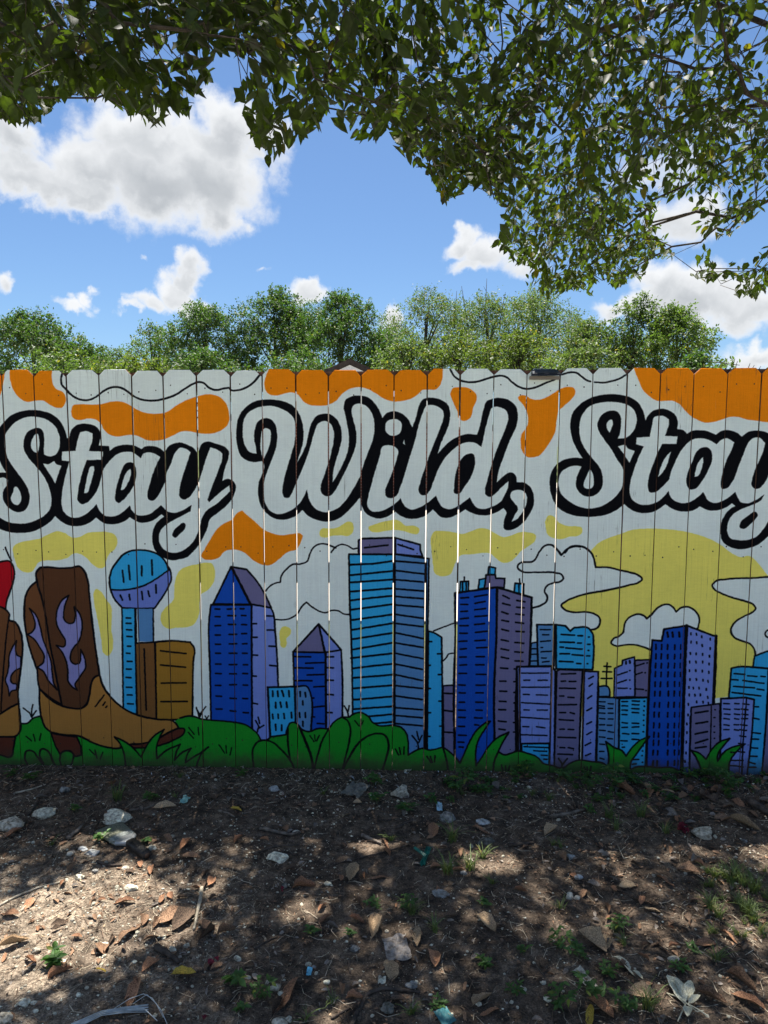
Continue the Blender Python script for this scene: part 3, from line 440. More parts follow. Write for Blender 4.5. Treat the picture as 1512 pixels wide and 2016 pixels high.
| 11 a 195,1245,235,1280 250,1230,262,1280 305,1225,295,1275 665,1345,705,1385 705,1350,722,1410 765,1365,745,1415 1405,1180,1445,1230 1475,1180,1480,1235 1400,1215,1440,1260
| 12 a 175,1035,220,1070 220,1070,240,1110 245,1010,235,1060 235,1060,240,1110 270,1055,242,1095 1460,1035,1492,1095 1508,1055,1492,1095
| 11 b 25,1030,45,1100 95,1025,55,1075 55,1075,50,1105 90,1095,100,1115 115,1095,103,1115 195,1310,235,1370 245,1315,250,1370 288,1330,275,1385 870,1240,900,1285 905,1235,910,1280 940,1238,920,1280 1205,1130,1235,1170 1250,1125,1245,1170 1268,1130,1255,1160
| 13 b 465,1130,490,1175 490,1175,478,1215 485,1105,495,1150 525,1165,495,1185 1125,1020,1150,1060 1150,1060,1155,1100 1162,1020,1155,1060
| 13 c 145,1340,170,1385 175,1330,185,1380 210,1325,207,1380 380,1395,410,1440 405,1395,420,1440 440,1390,437,1435 935,1460,945,1500 965,1465,968,1500 995,1465,985,1500 270,1240,310,1290 310,1290,318,1340 305,1210,318,1270 343,1240,320,1290 1360,1410,1385,1450 1385,1450,1385,1470 1425,1412,1390,1455
| 13 d 145,1475,150,1500 165,1475,168,1500 195,1470,190,1500
| 14 b 165,298,200,300 255,300,285,298 305,298,315,298 350,297,380,297 165,355,200,356 258,348,318,349 360,347,393,348 165,424,205,421 265,413,315,414 362,415,397,416 165,492,205,493 268,487,325,487 362,482,398,482 167,562,205,561 270,558,325,557 368,558,402,557 167,627,205,628 270,627,325,628 368,628,402,629 168,708,208,708 270,712,325,712 375,715,405,714 168,778,210,780 273,780,322,782 370,780,405,780 168,868,208,867 273,862,322,862 373,865,405,866 172,946,212,948 278,962,322,965 370,965,407,967 172,1043,215,1043 277,1055,318,1060 373,1070,412,1072
| 14 b 445,409,472,408 445,510,477,509 445,642,480,643 445,797,470,799 445,1000,480,1006 550,350,600,352 552,455,600,456 565,575,615,577 570,718,617,724
| 14 b 755,653,875,655 838,702,975,697 755,737,895,738 850,790,975,785 755,832,885,832 900,878,978,874 885,960,900,961 885,1030,978,1020 885,1100,905,1102 925,1150,975,1152 992,655,1045,655 995,735,1045,738 992,828,1045,830 995,934,1045,938 995,1068,1035,1071
| 15 b 592,910,594,950 630,910,632,950 662,908,674,948 713,908,716,950 615,995,616,1035 650,993,655,1030 695,992,700,1030 592,1083,595,1115 633,1083,634,1113 676,1078,680,1114 731,1070,735,1108 615,1158,616,1200 659,1163,660,1203 797,915,798,948 835,920,838,952 817,983,818,1012 792,1070,794,1104 836,1070,837,1105 817,1135,819,1170
| 14 B 1275,1355,1450,1335
| 14 C 165,1330,280,1368
| 16 b 1165,-30,1340,-38 1340,-38,1495,-60 1170,48,1495,15 1170,102,1495,78 1170,170,1495,143 1175,235,1340,215 1340,215,1495,200 1175,305,1495,262 1175,382,1495,338 1180,455,1495,403 1180,525,1495,475 1180,602,1495,548 1175,665,1495,627 1185,742,1340,722 1340,722,1495,705 1190,812,1495,787 1190,890,1495,865 1192,975,1495,948 1195,1045,1495,1022 1310,1098,1495,1080 1350,1150,1495,1138
| 20 b 1499,-110,1499,1160
| 15 c 145,-58,375,-40 145,12,375,40 145,80,350,98 145,148,350,165 145,205,350,222 145,268,350,285 145,338,350,368 145,405,350,430 145,475,350,518 145,550,350,585 145,628,350,668 145,708,345,748 145,787,345,830 145,868,345,890 145,945,345,972 145,1032,345,1048 145,1090,345,1108 145,1150,345,1168
| 14 c 390,540,415,541 460,632,490,632 390,718,405,718 465,787,490,787 390,890,405,890 470,984,492,984 390,1070,408,1070 475,1170,492,1170 390,1247,403,1247 500,925,575,930 505,1052,575,1062 505,1215,575,1218
| 13 c 645,100,645,165 672,98,672,165 658,62,656,95 1065,112,1065,180 1070,75,1072,108
| 14 c 632,217,690,214 632,264,683,265 633,318,683,314 630,372,688,366 625,423,685,423 625,479,680,479 620,540,678,537 627,597,675,594 625,657,672,655 625,716,675,714 620,778,675,778 618,863,665,865 620,922,665,924 620,992,660,992 615,1050,665,1052 615,1104,665,1106 615,1172,660,1173 615,1237,672,1239 612,1288,655,1290 620,1325,650,1326
| 14 c 735,208,828,192 738,256,812,243 735,305,815,295 737,355,828,348 735,415,808,407 742,473,828,464 737,535,815,530 750,588,830,584 748,653,808,653 742,714,805,714 748,785,818,785 745,865,813,865 744,922,800,923 745,992,800,993 745,1050,790,1052 735,1108,790,1110 735,1160,765,1163
| 14 c 945,198,992,220 943,257,998,270 937,320,983,335 938,382,988,392 938,450,988,462 933,528,985,538 932,595,988,606 935,657,988,668 928,737,982,742 922,835,968,836 922,910,975,912 920,985,970,988 915,1048,965,1049 913,1132,970,1138 915,1192,962,1198 1048,235,1110,245 1048,285,1103,290 1042,335,1100,343 1040,398,1098,405 1042,465,1103,468 1035,548,1100,553 1035,618,1095,622 1035,685,1095,687 1030,745,1045,746 1028,840,1040,840 1028,920,1040,920 1028,998,1040,998 1028,1058,1040,1058 1025,1143,1040,1143 1025,1215,1040,1215
| 12 c 1158,595,1200,595 1155,635,1200,635 1150,685,1202,685 1222,452,1298,452 1240,490,1285,490 1225,540,1300,534 1228,585,1240,585 1228,617,1305,612 1233,663,1268,664 1240,694,1290,688 1085,775,1285,775 1100,828,1145,828 1207,828,1275,828 1085,880,1290,880 1098,933,1142,935 1195,937,1275,939 1085,995,1295,1007 1102,1048,1140,1050 1202,1050,1275,1050 1080,1103,1285,1117 1093,1172,1137,1174 1195,1175,1257,1182 1080,1233,1272,1240 1103,1322,1285,1330 1175,1353,1270,1357 1230,1386,1275,1388 1250,1415,1275,1417
| 14 d -28,488,72,494 97,498,130,498 177,507,181,507 -36,545,70,547 97,552,122,552 170,562,188,562 -36,582,-10,583 8,588,128,598 173,607,178,607 -36,632,34,632 55,638,135,645 163,648,185,648 -41,688,60,692 88,704,118,706 167,706,171,706
| 13 d -26,783,80,779 -28,836,5,835 32,838,82,838 -40,887,80,891 -38,946,-8,946 24,954,68,958 -48,1012,88,1010 -38,1070,5,1070 40,1070,72,1078 -42,1122,65,1128 -36,1193,-4,1193 26,1195,65,1196 -50,1253,82,1257 -36,1330,0,1331 25,1330,64,1338 -52,1378,58,1382
| 13 d 178,817,212,800 180,872,205,855 168,965,200,945 165,1055,200,1035 165,1155,198,1138 163,1233,200,1213 152,1313,193,1293 155,1390,192,1375
| 13 d 314,700,308,870 292,725,340,728 282,765,348,767 272,815,350,815
| 12 d 260,988,298,990 258,1018,296,1022 258,1035,296,1038 258,1072,298,1074 260,1113,298,1116 258,1160,296,1160 258,1200,300,1203 258,1250,298,1253 260,1303,296,1306 258,1358,292,1358 262,1408,290,1416 322,1002,358,1004 322,1038,355,1038 322,1073,358,1073 324,1117,358,1117 315,1163,350,1163 324,1210,360,1216 318,1262,355,1265
| 13 d 425,987,465,987 425,1018,465,1020 425,1050,465,1052 425,1083,462,1085 425,1143,465,1148 425,1180,465,1178 430,1225,475,1229 418,1278,462,1280 428,1327,445,1327 502,983,555,985 502,1010,550,1012 500,1040,552,1042 502,1068,550,1072 502,1147,550,1150 502,1178,550,1176 500,1225,550,1227 500,1268,550,1270 590,985,594,985 590,1022,592,1023 587,1055,589,1056 587,1088,590,1088 585,1127,587,1127 585,1163,588,1163 582,1212,586,1213 580,1318,583,1318 577,1355,580,1355 574,1390,577,1390 577,1440,580,1440 510,1420,550,1418 503,1453,530,1451
| 16 d 455,690,456,705 483,685,484,700
| 12 d 392,790,465,765 481,757,485,757 390,850,458,828 481,827,485,827 395,888,463,888 485,892,489,892 530,722,590,703 611,700,615,700 530,787,575,770 595,773,599,773 530,893,585,898 601,905,605,905
| 15 d 970,1072,1065,1058 975,1150,1062,1137 970,1228,1060,1210 973,1295,1062,1268 970,1333,1052,1322
| 12 d 1117,1050,1121,1050 1112,1107,1118,1107 1112,1173,1116,1173 1111,1217,1115,1217 1112,1262,1116,1262
| 13 d 1260,780,1340,785 1360,795,1430,800 1460,800,1490,802 1245,825,1290,827 1325,830,1480,852 1255,875,1410,885 1430,893,1480,902 1245,920,1458,945 1410,1025,1440,1027 1400,1110,1445,1118 1390,1218,1455,1225 1385,1265,1440,1268 1380,1330,1435,1334 1375,1393,1430,1395 1370,1436,1415,1450 1365,1475,1420,1476
'''
def extra_dashes():
    out = []
    # window ticks of the navy tower and dots of its lilac side, plus rows on the striped lilac block
    for x in (763, 800, 850): out.append(('d', 17, x, 472, x+4, 505))
    rows = [565, 635, 703, 768, 842, 912, 995, 1068, 1148, 1218, 1278, 1350, 1428]
    rnd = random.Random(4)
    for i, y in enumerate(rows):
        t = i/12
        for a, b in ((680, 658), (722, 690), (768, 768), (816, 815), (861, 846)):
            x = a+(b-a)*t+rnd.uniform(-3, 3)
            out.append(('d', 15 if a != 861 else 11, x, y+rnd.uniform(-3, 3), x-2, y+33))
    for y, xs, dy in ((483, (938, 978, 1018, 1082), (0, 3, 22, 40)), (545, (938, 980, 1022, 1080), (0, 5, 25, 48)),
                  (630, (933, 976, 1025, 1075), (0, 2, 6, 20)), (693, (928, 975, 1025, 1073), (0, 0, 0, 15)), (757, (926, 974, 1022, 1070), (0, 0, 3, 13)),
                  (823, (930, 978, 1027, 1065), (0, 0, 5, 14)), (882, (922, 955, 998, 1052), (0, 5, 5, 14)), (938, (925, 967, 1007, 1062), (0, 2, 0, 18)),
                  (1008, (918, 980, 1027, 1068), (0, -18, -16, -8)), (1087, (916,), (0,)), (1153, (907,), (0,)), (1218, (907,), (0,)), (1287, (903,), (0,)), (1370, (900,), (0,)), (1432, (893,), (0,))):
        for x, d in zip(xs, dy):
            out.append(('d', 13, x, y+d-6, x+1, y+d+6))
    for y in (1003, 1043, 1081, 1114, 1160, 1197, 1243, 1300, 1360, 1425, 1468):
        t = (y-1003)/460
        for a, b in ((1185, 1228), (1262, 1300), (1322, 1368)):
            if y > 1240 and a < 1300: continue
            s = -t*42 if a > 1300 else (-8*t)
            out.append(('d', 12, a+s+rnd.uniform(-4, 4), y, b+s+rnd.uniform(-4, 4), y+rnd.uniform(0, 6)))
    for y in (1365, 1425, 1465): out.append(('d', 12, 1235, y, 1275, y+2))
    return out

TEX_X0, TEX_X1, TEX_H, TEX_R = -2.9, 2.9, 1.86, 620
def draw_mural():
    W = int((TEX_X1-TEX_X0)*TEX_R); H = int(TEX_H*TEX_R)
    img = np.empty((H, W, 3), np.float32); img[:] = srgb(PAINT['W'])
    def tofence(panel, x, y):
        ox, oy = PANEL[panel]
        X, Z = on_fence(ox+np.asarray(x)/ZS, oy+np.asarray(y)/ZS)
        return (X-TEX_X0)*TEX_R, Z*TEX_R
    def smooth(pts, corner, closed):
        n = len(pts); out = []
        P = np.array(pts, float)
        rng = range(n if closed else n-1)
        def tan(i, side):
            a, b = P[(i-1) % n], P[(i+1) % n]
            if not closed and i == 0: v = P[1]-P[0]
            elif not closed and i == n-1: v = P[-1]-P[-2]
            elif corner[i]: v = (b-P[i]) if side else (P[i]-a)
            else:
                u1 = P[i]-a; u2 = b-P[i]; l1 = np.hypot(*u1)+1e-6; l2 = np.hypot(*u2)+1e-6
                v = u1/l1*l2+u2/l2*l1
            return v/(np.hypot(*v)+1e-9)
        for i in rng:
            j = (i+1) % n; L = np.hypot(*(P[j]-P[i]))
            k = 1 if (corner[i] and corner[j]) else max(2, min(10, int(L/9)))
            t = (np.arange(k)/k)[:, None]
            h = 2*t**3-3*t**2+1, t**3-2*t**2+t, -2*t**3+3*t**2, t**3-t**2
            out.append(h[0]*P[i]+h[1]*tan(i, 1)*L+h[2]*P[j]+h[3]*tan(j, 0)*L)
        if not closed: out.append(P[-1:])
        return np.concatenate(out)
    def fill(q, col):
        y0 = max(0, int(q[:, 1].min())); y1 = min(H-1, int(q[:, 1].max())+1)
        x0 = max(0, int(q[:, 0].min())-1); x1 = min(W-1, int(q[:, 0].max())+2)
        if y1 <= y0 or x1 <= x0: return
        cov = np.zeros((y1-y0+1, x1-x0+1), np.float32)
        a = q; b = np.roll(q, -1, 0); SS = 3
        for r in range(y1-y0+1):
            for s in range(SS):
                yy = y0+r+(s+.5)/SS
                m = (a[:, 1] <= yy) != (b[:, 1] <= yy)
                if not m.any(): continue
                A = a[m]; Bq = b[m]
                xs = np.sort(A[:, 0]+(yy-A[:, 1])/(Bq[:, 1]-A[:, 1])*(Bq[:, 0]-A[:, 0]))-x0
                for u, v in zip(xs[::2], xs[1::2]):
                    u = max(0., u); v = min(float(x1-x0), v)
                    if v <= u: continue
                    iu, iv = int(u), int(v)
                    if iu == iv: cov[r, iu] += (v-u)/SS
                    else:
                        cov[r, iu] += (iu+1-u)/SS; cov[r, iu+1:iv] += 1/SS; cov[r, iv] += (v-iv)/SS
        cov = np.clip(cov, 0, 1)[..., None]
        reg = img[y0:y1+1, x0:x1+1]; reg[:] = reg*(1-cov)+col*cov
    def stroke(q, w, col, wob=.06):
        r = w/2
        x0 = max(0, int(q[:, 0].min()-r-2)); x1 = min(W, int(q[:, 0].max()+r+3))
        y0 = max(0, int(q[:, 1].min()-r-2)); y1 = min(H, int(q[:, 1].max()+r+3))
        if x1 <= x0 or y1 <= y0: return
        cov = np.zeros((y1-y0, x1-x0), np.float32)
        ph = (q[0, 0]*.37+q[0, 1]*.11)
        acc = 0
        for p0, p1 in zip(q[:-1], q[1:]):
            acc += np.hypot(*(p1-p0))
            rr = r*(1+wob*math.sin(acc*.045+ph)+wob*.7*math.sin(acc*.017+2*ph))
            xa = max(x0, int(min(p0[0], p1[0])-rr-2)); xb = min(x1, int(max(p0[0], p1[0])+rr+3))
            ya = max(y0, int(min(p0[1], p1[1])-rr-2)); yb = min(y1, int(max(p0[1], p1[1])+rr+3))
            if xb <= xa or yb <= ya: continue
            X, Y = np.meshgrid(np.arange(xa, xb)+.5, np.arange(ya, yb)+.5)
            d = p1-p0; L2 = d@d+1e-9
            t = np.clip(((X-p0[0])*d[0]+(Y-p0[1])*d[1])/L2, 0, 1)
            D = np.hypot(X-p0[0]-t*d[0], Y-p0[1]-t*d[1])
            c = np.clip(rr-D+.5, 0, 1)
            sl = cov[ya-y0:yb-y0, xa-x0:xb-x0]; np.maximum(sl, c, out=sl)
        cov = cov[..., None]; reg = img[y0:y1, x0:x1]; reg[:] = reg*(1-cov)+col*cov
    K = srgb(PAINT['K']); WS = TEX_R/432/ZS
    for line in MURAL.strip().split('\n'):
        f = line.split(); c, w, pan = f[0], float(f[1]), f[2]
        if c == '|':
            for s in f[3:]:
                x0, y0, x1, y1 = map(float, s.split(','))
                X, Y = tofence(pan, [x0, x1], [y0, y1]); stroke(np.stack([X, Y], 1), w*WS, K, .0)
            continue
        pts = []; cor = []
        for s in f[3:]:
            cor.append(s.endswith('*')); pts.append(tuple(map(float, s.rstrip('*').split(','))))
        closed = c != '-'
        q = smooth(pts, cor, closed); X, Y = tofence(pan, q[:, 0], q[:, 1]); q = np.stack([X, Y], 1)
        if closed: fill(q, srgb(PAINT[c]))
        if w: stroke(np.concatenate([q, q[:1]]) if closed else q, w*WS, K)
    for pan, w, x0, y0, x1, y1 in extra_dashes():
        X, Y = tofence(pan, [x0, x1], [y0, y1]); stroke(np.stack([X, Y], 1), w*WS, K, 0)
    return img

# ================================================================ GROUND
def build_ground():
    def axis(f0, f1, step, far):
        a = list(np.arange(f0, f1+1e-6, step)); s = step; lo = []; hi = []
        x = f0
        while x > -far: s *= 1.35; x -= s; lo.append(max(x, -far))
        s = step; x = f1
        while x < far: s *= 1.35; x += s; hi.append(min(x, far))
        return np.array(lo[::-1]+a+hi)
    X = axis(-2.3, 2.1, .0125, 320); Y = axis(-2.0, .06, .0125, 320)
    gx, gy = np.meshgrid(X, Y); V = np.stack([gx, gy, gz(gx, gy)], -1).reshape(-1, 3)
    n = len(X); i = np.arange(len(Y)-1)[:, None]*n+np.arange(n-1)[None]
    F = np.stack([i, i+1, i+n+1, i+n], -1).reshape(-1, 4)
    m, g, p = material('bare_soil')
    P = g.node('ShaderNodeNewGeometry').outputs['Position']
    s = g.node('ShaderNodeSeparateXYZ'); g.put(s.inputs[0], P)
    n1 = g.noise(P, 2.2, 5, .6); n2 = g.noise(P, 14, 6, .65); n3 = g.noise(P, 95, 4, .7); n4 = g.noise(P, 6, 4, .6)
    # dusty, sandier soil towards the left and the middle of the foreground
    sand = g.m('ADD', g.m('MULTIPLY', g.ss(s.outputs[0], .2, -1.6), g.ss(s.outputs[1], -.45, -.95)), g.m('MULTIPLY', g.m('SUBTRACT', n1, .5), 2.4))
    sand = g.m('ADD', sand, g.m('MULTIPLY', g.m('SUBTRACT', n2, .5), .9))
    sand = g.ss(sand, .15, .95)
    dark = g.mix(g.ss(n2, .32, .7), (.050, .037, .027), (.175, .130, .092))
    dry = g.mix(g.ss(n3, .35, .65), (.16, .122, .088), (.37, .295, .215))  # sandy tone, lifted in the colour to brighten the sunlit patch
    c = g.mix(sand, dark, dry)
    c = g.mix(g.m('MULTIPLY', g.ss(n4, .55, .75), .45), c, (.19, .15, .11))
    c = g.mix(g.m('MULTIPLY', g.ss(n3, .60, .72), .5), c, (.28, .23, .18))
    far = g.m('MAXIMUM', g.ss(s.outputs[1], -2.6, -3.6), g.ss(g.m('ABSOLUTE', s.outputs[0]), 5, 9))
    far = g.m('MAXIMUM', far, g.ss(s.outputs[1], 1., 3.))  # darker grass strip behind the fence stands in for shade on the yard
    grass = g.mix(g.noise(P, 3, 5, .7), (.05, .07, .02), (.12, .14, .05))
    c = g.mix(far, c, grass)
    n5 = g.noise(P, 210, 5, .75); n6 = g.noise(P, 42, 6, .8)
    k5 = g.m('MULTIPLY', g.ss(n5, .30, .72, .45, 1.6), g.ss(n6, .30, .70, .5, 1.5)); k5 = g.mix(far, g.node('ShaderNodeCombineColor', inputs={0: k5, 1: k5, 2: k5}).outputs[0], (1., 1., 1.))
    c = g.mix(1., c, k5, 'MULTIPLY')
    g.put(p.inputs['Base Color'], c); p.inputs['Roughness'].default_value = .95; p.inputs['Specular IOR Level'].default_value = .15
    b = g.node('ShaderNodeBump'); b.inputs['Strength'].default_value = .9; b.inputs['Distance'].default_value = .012
    hh = g.m('ADD', g.m('MULTIPLY', n2, .9), g.m('ADD', g.m('MULTIPLY', n3, .5), g.m('MULTIPLY', g.noise(P, 260, 3, .7), .25)))
    g.put(b.inputs['Height'], hh); g.l.new(b.outputs[0], p.inputs['Normal'])
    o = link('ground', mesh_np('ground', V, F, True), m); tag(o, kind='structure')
    # pale yard behind the fence and a pale slab added unseen behind the camera to bounce sun forward
    m2, g, p = material('pale_concrete')
    P = g.node('ShaderNodeNewGeometry').outputs['Position']
    n1 = g.noise(P, .8, 6, .6); n2 = g.noise(P, 40, 4, .7)
    g.put(p.inputs['Base Color'], g.mix(g.m('MULTIPLY', g.m('ADD', n1, n2), .5), (.32, .285, .235), (.52, .465, .39))); p.inputs['Roughness'].default_value = .9
    V = []; F = []; box(V, F, -26, 20, 2.7, 24, -.1, .02)
    tag(link('yard', mesh_np('yard', V, F), m2), kind='structure')
    V = []; F = []; box(V, F, -40, 40, -18, -3.6, -.1, .08)
    tag(link('added_bounce_slab', mesh_np('added_bounce_slab', V, F), m2), kind='structure')
build_ground()

# ================================================================ FENCE
GAP_T = [3.2,66,130,194,258.5,320.6,386.3,453,515.7,582,646,711,775.9,841.3,906,972.3,1037.6,1102.4,1167.5,1235,1300.6,1366.5,1433,1499.6]
GAP_B = [41.5,102.6,162.7,221.7,280.4,340,400,464,524.7,586,648.5,710,772,834,896,957.5,1020.4,1082.6,1144.3,1208,1269.4,1334,1396,1456]
GAP_W = [2.6,2.7,2.8,3.2,3.0,3.0,3.8,3.0,2.6,3.2,3.0,2.9,2.1,2.8,3.9,2.3,2.0,3.8,2,3.2,2,2,2.4,2.2]
GAP_WB = [1.2,1.4,1.2,1.4,1.8,1.3,1.8,1.4,1.5,1.9,1.9,2.0,1.4,2.0,2.2,1.7,1.1,1.5,1.2,1.6,1.2,1,1,1.2]
def build_fence():
    # painted face
    img = bpy.data.images.new('mural_paint', int((TEX_X1-TEX_X0)*TEX_R), int(TEX_H*TEX_R), alpha=False)
    a = draw_mural(); a = np.where(a <= .0031308, a*12.92, 1.055*np.maximum(a, 1e-7)**(1/2.4)-.055)
    px = np.ones(a.shape[:2]+(4,), np.float32); px[..., :3] = a
    img.pixels.foreach_set(px.ravel()); img.update(); img.pack()
    m, g, p = material('painted_cedar')
    uv = g.node('ShaderNodeUVMap').outputs[0]
    t = g.node('ShaderNodeTexImage', image=img, extension='EXTEND', interpolation='Cubic')
    P = g.node('ShaderNodeNewGeometry').outputs['Position']
    oi = g.node('ShaderNodeObjectInfo').outputs['Random']
    Pw = g.vm('ADD', P, g.node('ShaderNodeCombineXYZ', inputs={0: g.m('MULTIPLY', oi, 9.), 1: 0., 2: g.m('MULTIPLY', oi, 23.)}).outputs[0])
    # a little wander of the brush edge, in metres
    wob = g.noise(P, 55, 3, .6, col=True)
    wv = g.vm('MULTIPLY', g.vm('SUBTRACT', wob, (.5, .5, .5)), (.0012, .0022, 0))
    g.put(t.inputs[0], g.vm('ADD', uv, wv))
    gr_v = g.vm('MULTIPLY', Pw, (14, 1, 1.1))
    grain = g.noise(gr_v, 9, 6, .65, .6); fine = g.noise(g.vm('MULTIPLY', Pw, (1, 1, 5)), 130, 4, .7); blot = g.noise(Pw, 7, 5, .6); saw = g.noise(g.vm('MULTIPLY', Pw, (3, 1, 30)), 8, 4, .7)
    ALB = g.mix(1., t.outputs[0], (PAINT_GAIN,)*3, 'MULTIPLY')
    dirt = g.m('MULTIPLY_ADD', blot, .22, .885); dirt = g.m('MULTIPLY', dirt, g.m('MULTIPLY_ADD', fine, .16, .92))
    c = g.mix(1., ALB, g.node('ShaderNodeCombineColor', inputs={0: dirt, 1: dirt, 2: dirt}).outputs[0], 'MULTIPLY')
    # brush wear: pale wood grain peeps through dark paint, thin cracks
    wear = g.m('MULTIPLY', g.ss(grain, .66, .74), g.ss(g.noise(Pw, 3.3, 3, .6), .50, .68))
    c = g.mix(g.m('MULTIPLY', wear, .30), c, (.30, .29, .26))
    # grain showing as faint streaks, a slightly different white on each board, hairline cracks
    st = g.m('MULTIPLY_ADD', g.ss(g.noise(g.vm('MULTIPLY', Pw, (60, 1, .9)), 3, 6, .7), .3, .75), -.10, 1.04); st = g.m('MULTIPLY', st, g.m('MULTIPLY_ADD', oi, .07, .955))
    c = g.mix(1., c, g.node('ShaderNodeCombineColor', inputs={0: st, 1: st, 2: g.m('MULTIPLY_ADD', blot, -.06, g.m('ADD', st, .03))}).outputs[0], 'MULTIPLY')
    br_ = g.m('MULTIPLY_ADD', g.ss(g.noise(g.vm('MULTIPLY', g.vm('ADD', P, w_) if False else P, (9, 1, 60)), 2.2, 5, .7, .8), .3, .7), -.06, 1.03)
    c = g.mix(1., c, g.node('ShaderNodeCombineColor', inputs={0: br_, 1: br_, 2: br_}).outputs[0], 'MULTIPLY')
    ck = g.m('ABSOLUTE', g.m('SUBTRACT', g.noise(g.vm('MULTIPLY', Pw, (26, 1, .55)), 1.6, 3, .6), .5))
    crack = g.m('MULTIPLY', g.ss(ck, .006, .0), g.ss(g.noise(Pw, 1.7, 3, .6), .56, .64))
    c = g.mix(g.m('MULTIPLY', crack, .75), c, (.05, .045, .04))
    # splash of soil at the foot
    s = g.node('ShaderNodeSeparateXYZ'); g.put(s.inputs[0], P)
    foot = g.m('MULTIPLY', g.ss(g.m('ADD', s.outputs[2], g.m('MULTIPLY', g.noise(P, 16, 6, .7), -.15)), .03, -.07), .8)
    c = g.mix(foot, c, (.055, .042, .030))
    # knots
    vor = g.node('ShaderNodeTexVoronoi', feature='F1'); g.put(vor.inputs['Vector'], g.vm('MULTIPLY', Pw, (1, 1, .8))); vor.inputs['Scale'].default_value = 3.1; vor.inputs['Randomness'].default_value = 1
    knot = g.ss(vor.outputs[0], .05, .02)
    ring = g.m('MULTIPLY', g.m('SINE', g.m('MULTIPLY', vor.outputs[0], 420.)), g.ss(vor.outputs[0], .075, .03))
    c = g.mix(g.m('MULTIPLY', knot, .12), c, (.10, .08, .06))
    g.put(p.inputs['Base Color'], c); p.inputs['Roughness'].default_value = .8; p.inputs['Specular IOR Level'].default_value = .10
    b = g.node('ShaderNodeBump'); b.inputs['Strength'].default_value = .8; b.inputs['Distance'].default_value = .003
    h = g.m('ADD', g.m('MULTIPLY', grain, .8), g.m('ADD', g.m('MULTIPLY', saw, .7), g.m('MULTIPLY', fine, .5))); h = g.m('ADD', h, g.m('MULTIPLY', ring, .35))
    g.put(b.inputs['Height'], h); g.l.new(b.outputs[0], p.inputs['Normal'])
    raw = simple('raw_cedar', (.105, .045, .026), .85, .4, 22, .4, c2=(.16, .08, .05))
    fence = empty('wooden_fence', (0, .02, 0))
    tag(fence, 'painted dog-ear picket fence with white lettering, city skyline and cowboy boots mural', 'fence')
    rnd = random.Random(5)
    gx = []
    for k, (a, b_, w, wb) in enumerate(zip(GAP_T, GAP_B, GAP_W, GAP_WB)):
        XT, _ = on_fence(a, 742); XB, _ = on_fence(b_, 1503); e = (1.80-0)/1.74
        gx.append((float(XB+(XT-XB)*1.03), float(XB), w*.86/2/435, wb*.86/2/432))
    P0 = .1452
    left = [(gx[0][0]-P0*i, gx[0][1]-P0*i, .0035, .003) for i in range(1, 14)][::-1]
    right = [(gx[-1][0]+P0*i, gx[-1][1]+P0*i, .0035, .003) for i in range(1, 14)]
    G = left+gx+right
    nailV = []; nailF = []
    for k in range(len(G)-1):
        (at, ab, aw, awb), (bt, bb, bw, bwb) = G[k], G[k+1]
        xt0, xt1, xb0, xb1 = at+aw, bt-bw, ab+awb, bb-bwb
        pxc = 756+FPX*(xt0+.07)/3.15
        z1 = float(on_fence(pxc, 729.6-.0040*pxc+rnd.uniform(-2.0, 1.8))[1])
        z0 = float(gz((xb0+xb1)/2, -.02))-.05
        # real foot: the board stops about at the soil
        zt = z1; ear = .0255+rnd.uniform(-.002, .002); ex = .0255+rnd.uniform(-.002, .002)
        y0 = rnd.uniform(-.0012, .0012); tilt = rnd.uniform(-.0012, .0012); th = .0155
        def xl(z): t = z/1.8; return xb0+(xt0-xb0)*t
        def xr(z): t = z/1.8; return xb1+(xt1-xb1)*t
        zs = [z0, .45, .9, 1.35, zt-ear]
        outline_l = [(xl(z)+rnd.uniform(-.0006, .0006), z) for z in zs]; outline_r = [(xr(z)+rnd.uniform(-.0006, .0006), z) for z in zs]
        top = [(xl(zt)+ex, zt), (xr(zt)-ex+rnd.uniform(-.002, .002), zt+rnd.uniform(-.0012, .0012))]
        ring = outline_r+[top[1], top[0]]+outline_l[::-1]
        n = len(ring); V = []; F = []
        cx = sum(q[0] for q in ring)/n
        yy = lambda x: y0+(x-cx)*tilt*8
        be = .0012
        zc = (z0+zt)/2
        for (x, z) in ring:  # front face slightly inset = tiny worn arris
            V.append((x-math.copysign(be, x-cx), yy(x), z-(be if z > zc else 0)))
        for (x, z) in ring: V.append((x, yy(x)+be, z))
        for (x, z) in ring: V.append((x, yy(x)+th, z))
        # front as strips
        m_ = len(zs)
        for i in range(m_-1): F.append((i, i+1, n-2-i, n-1-i))
        F.append((m_-1, m_, m_+1, m_+2))
        nf = len(F)
        for i in range(n): j = (i+1) % n; F.append((i, n+i, n+j, j))
        ne = len(F)
        for i in range(n): j = (i+1) % n; F.append((n+i, 2*n+i, 2*n+j, n+j))
        F.append(tuple(2*n+i for i in range(n))[::-1])
        F = [f[::-1] for f in F]
        me = mesh_np('picket', V, F); me.materials.append(m); me.materials.append(raw)
        me.polygons.foreach_set('material_index', [0]*ne+[1]*(len(F)-ne))
        uvl = me.uv_layers.new(name='UVMap')
        uvs = np.array([((me.vertices[l.vertex_index].co.x-TEX_X0)/(TEX_X1-TEX_X0), me.vertices[l.vertex_index].co.z/TEX_H) for l in me.loops], np.float32)
        uvl.data.foreach_set('uv', uvs.ravel())
        bm = bmesh.new(); bm.from_mesh(me); bmesh.ops.recalc_face_normals(bm, faces=bm.faces); bm.to_mesh(me); bm.free()
        o = link('picket', me, None, fence); o.matrix_parent_inverse = Matrix.Translation((0, -.02, 0))
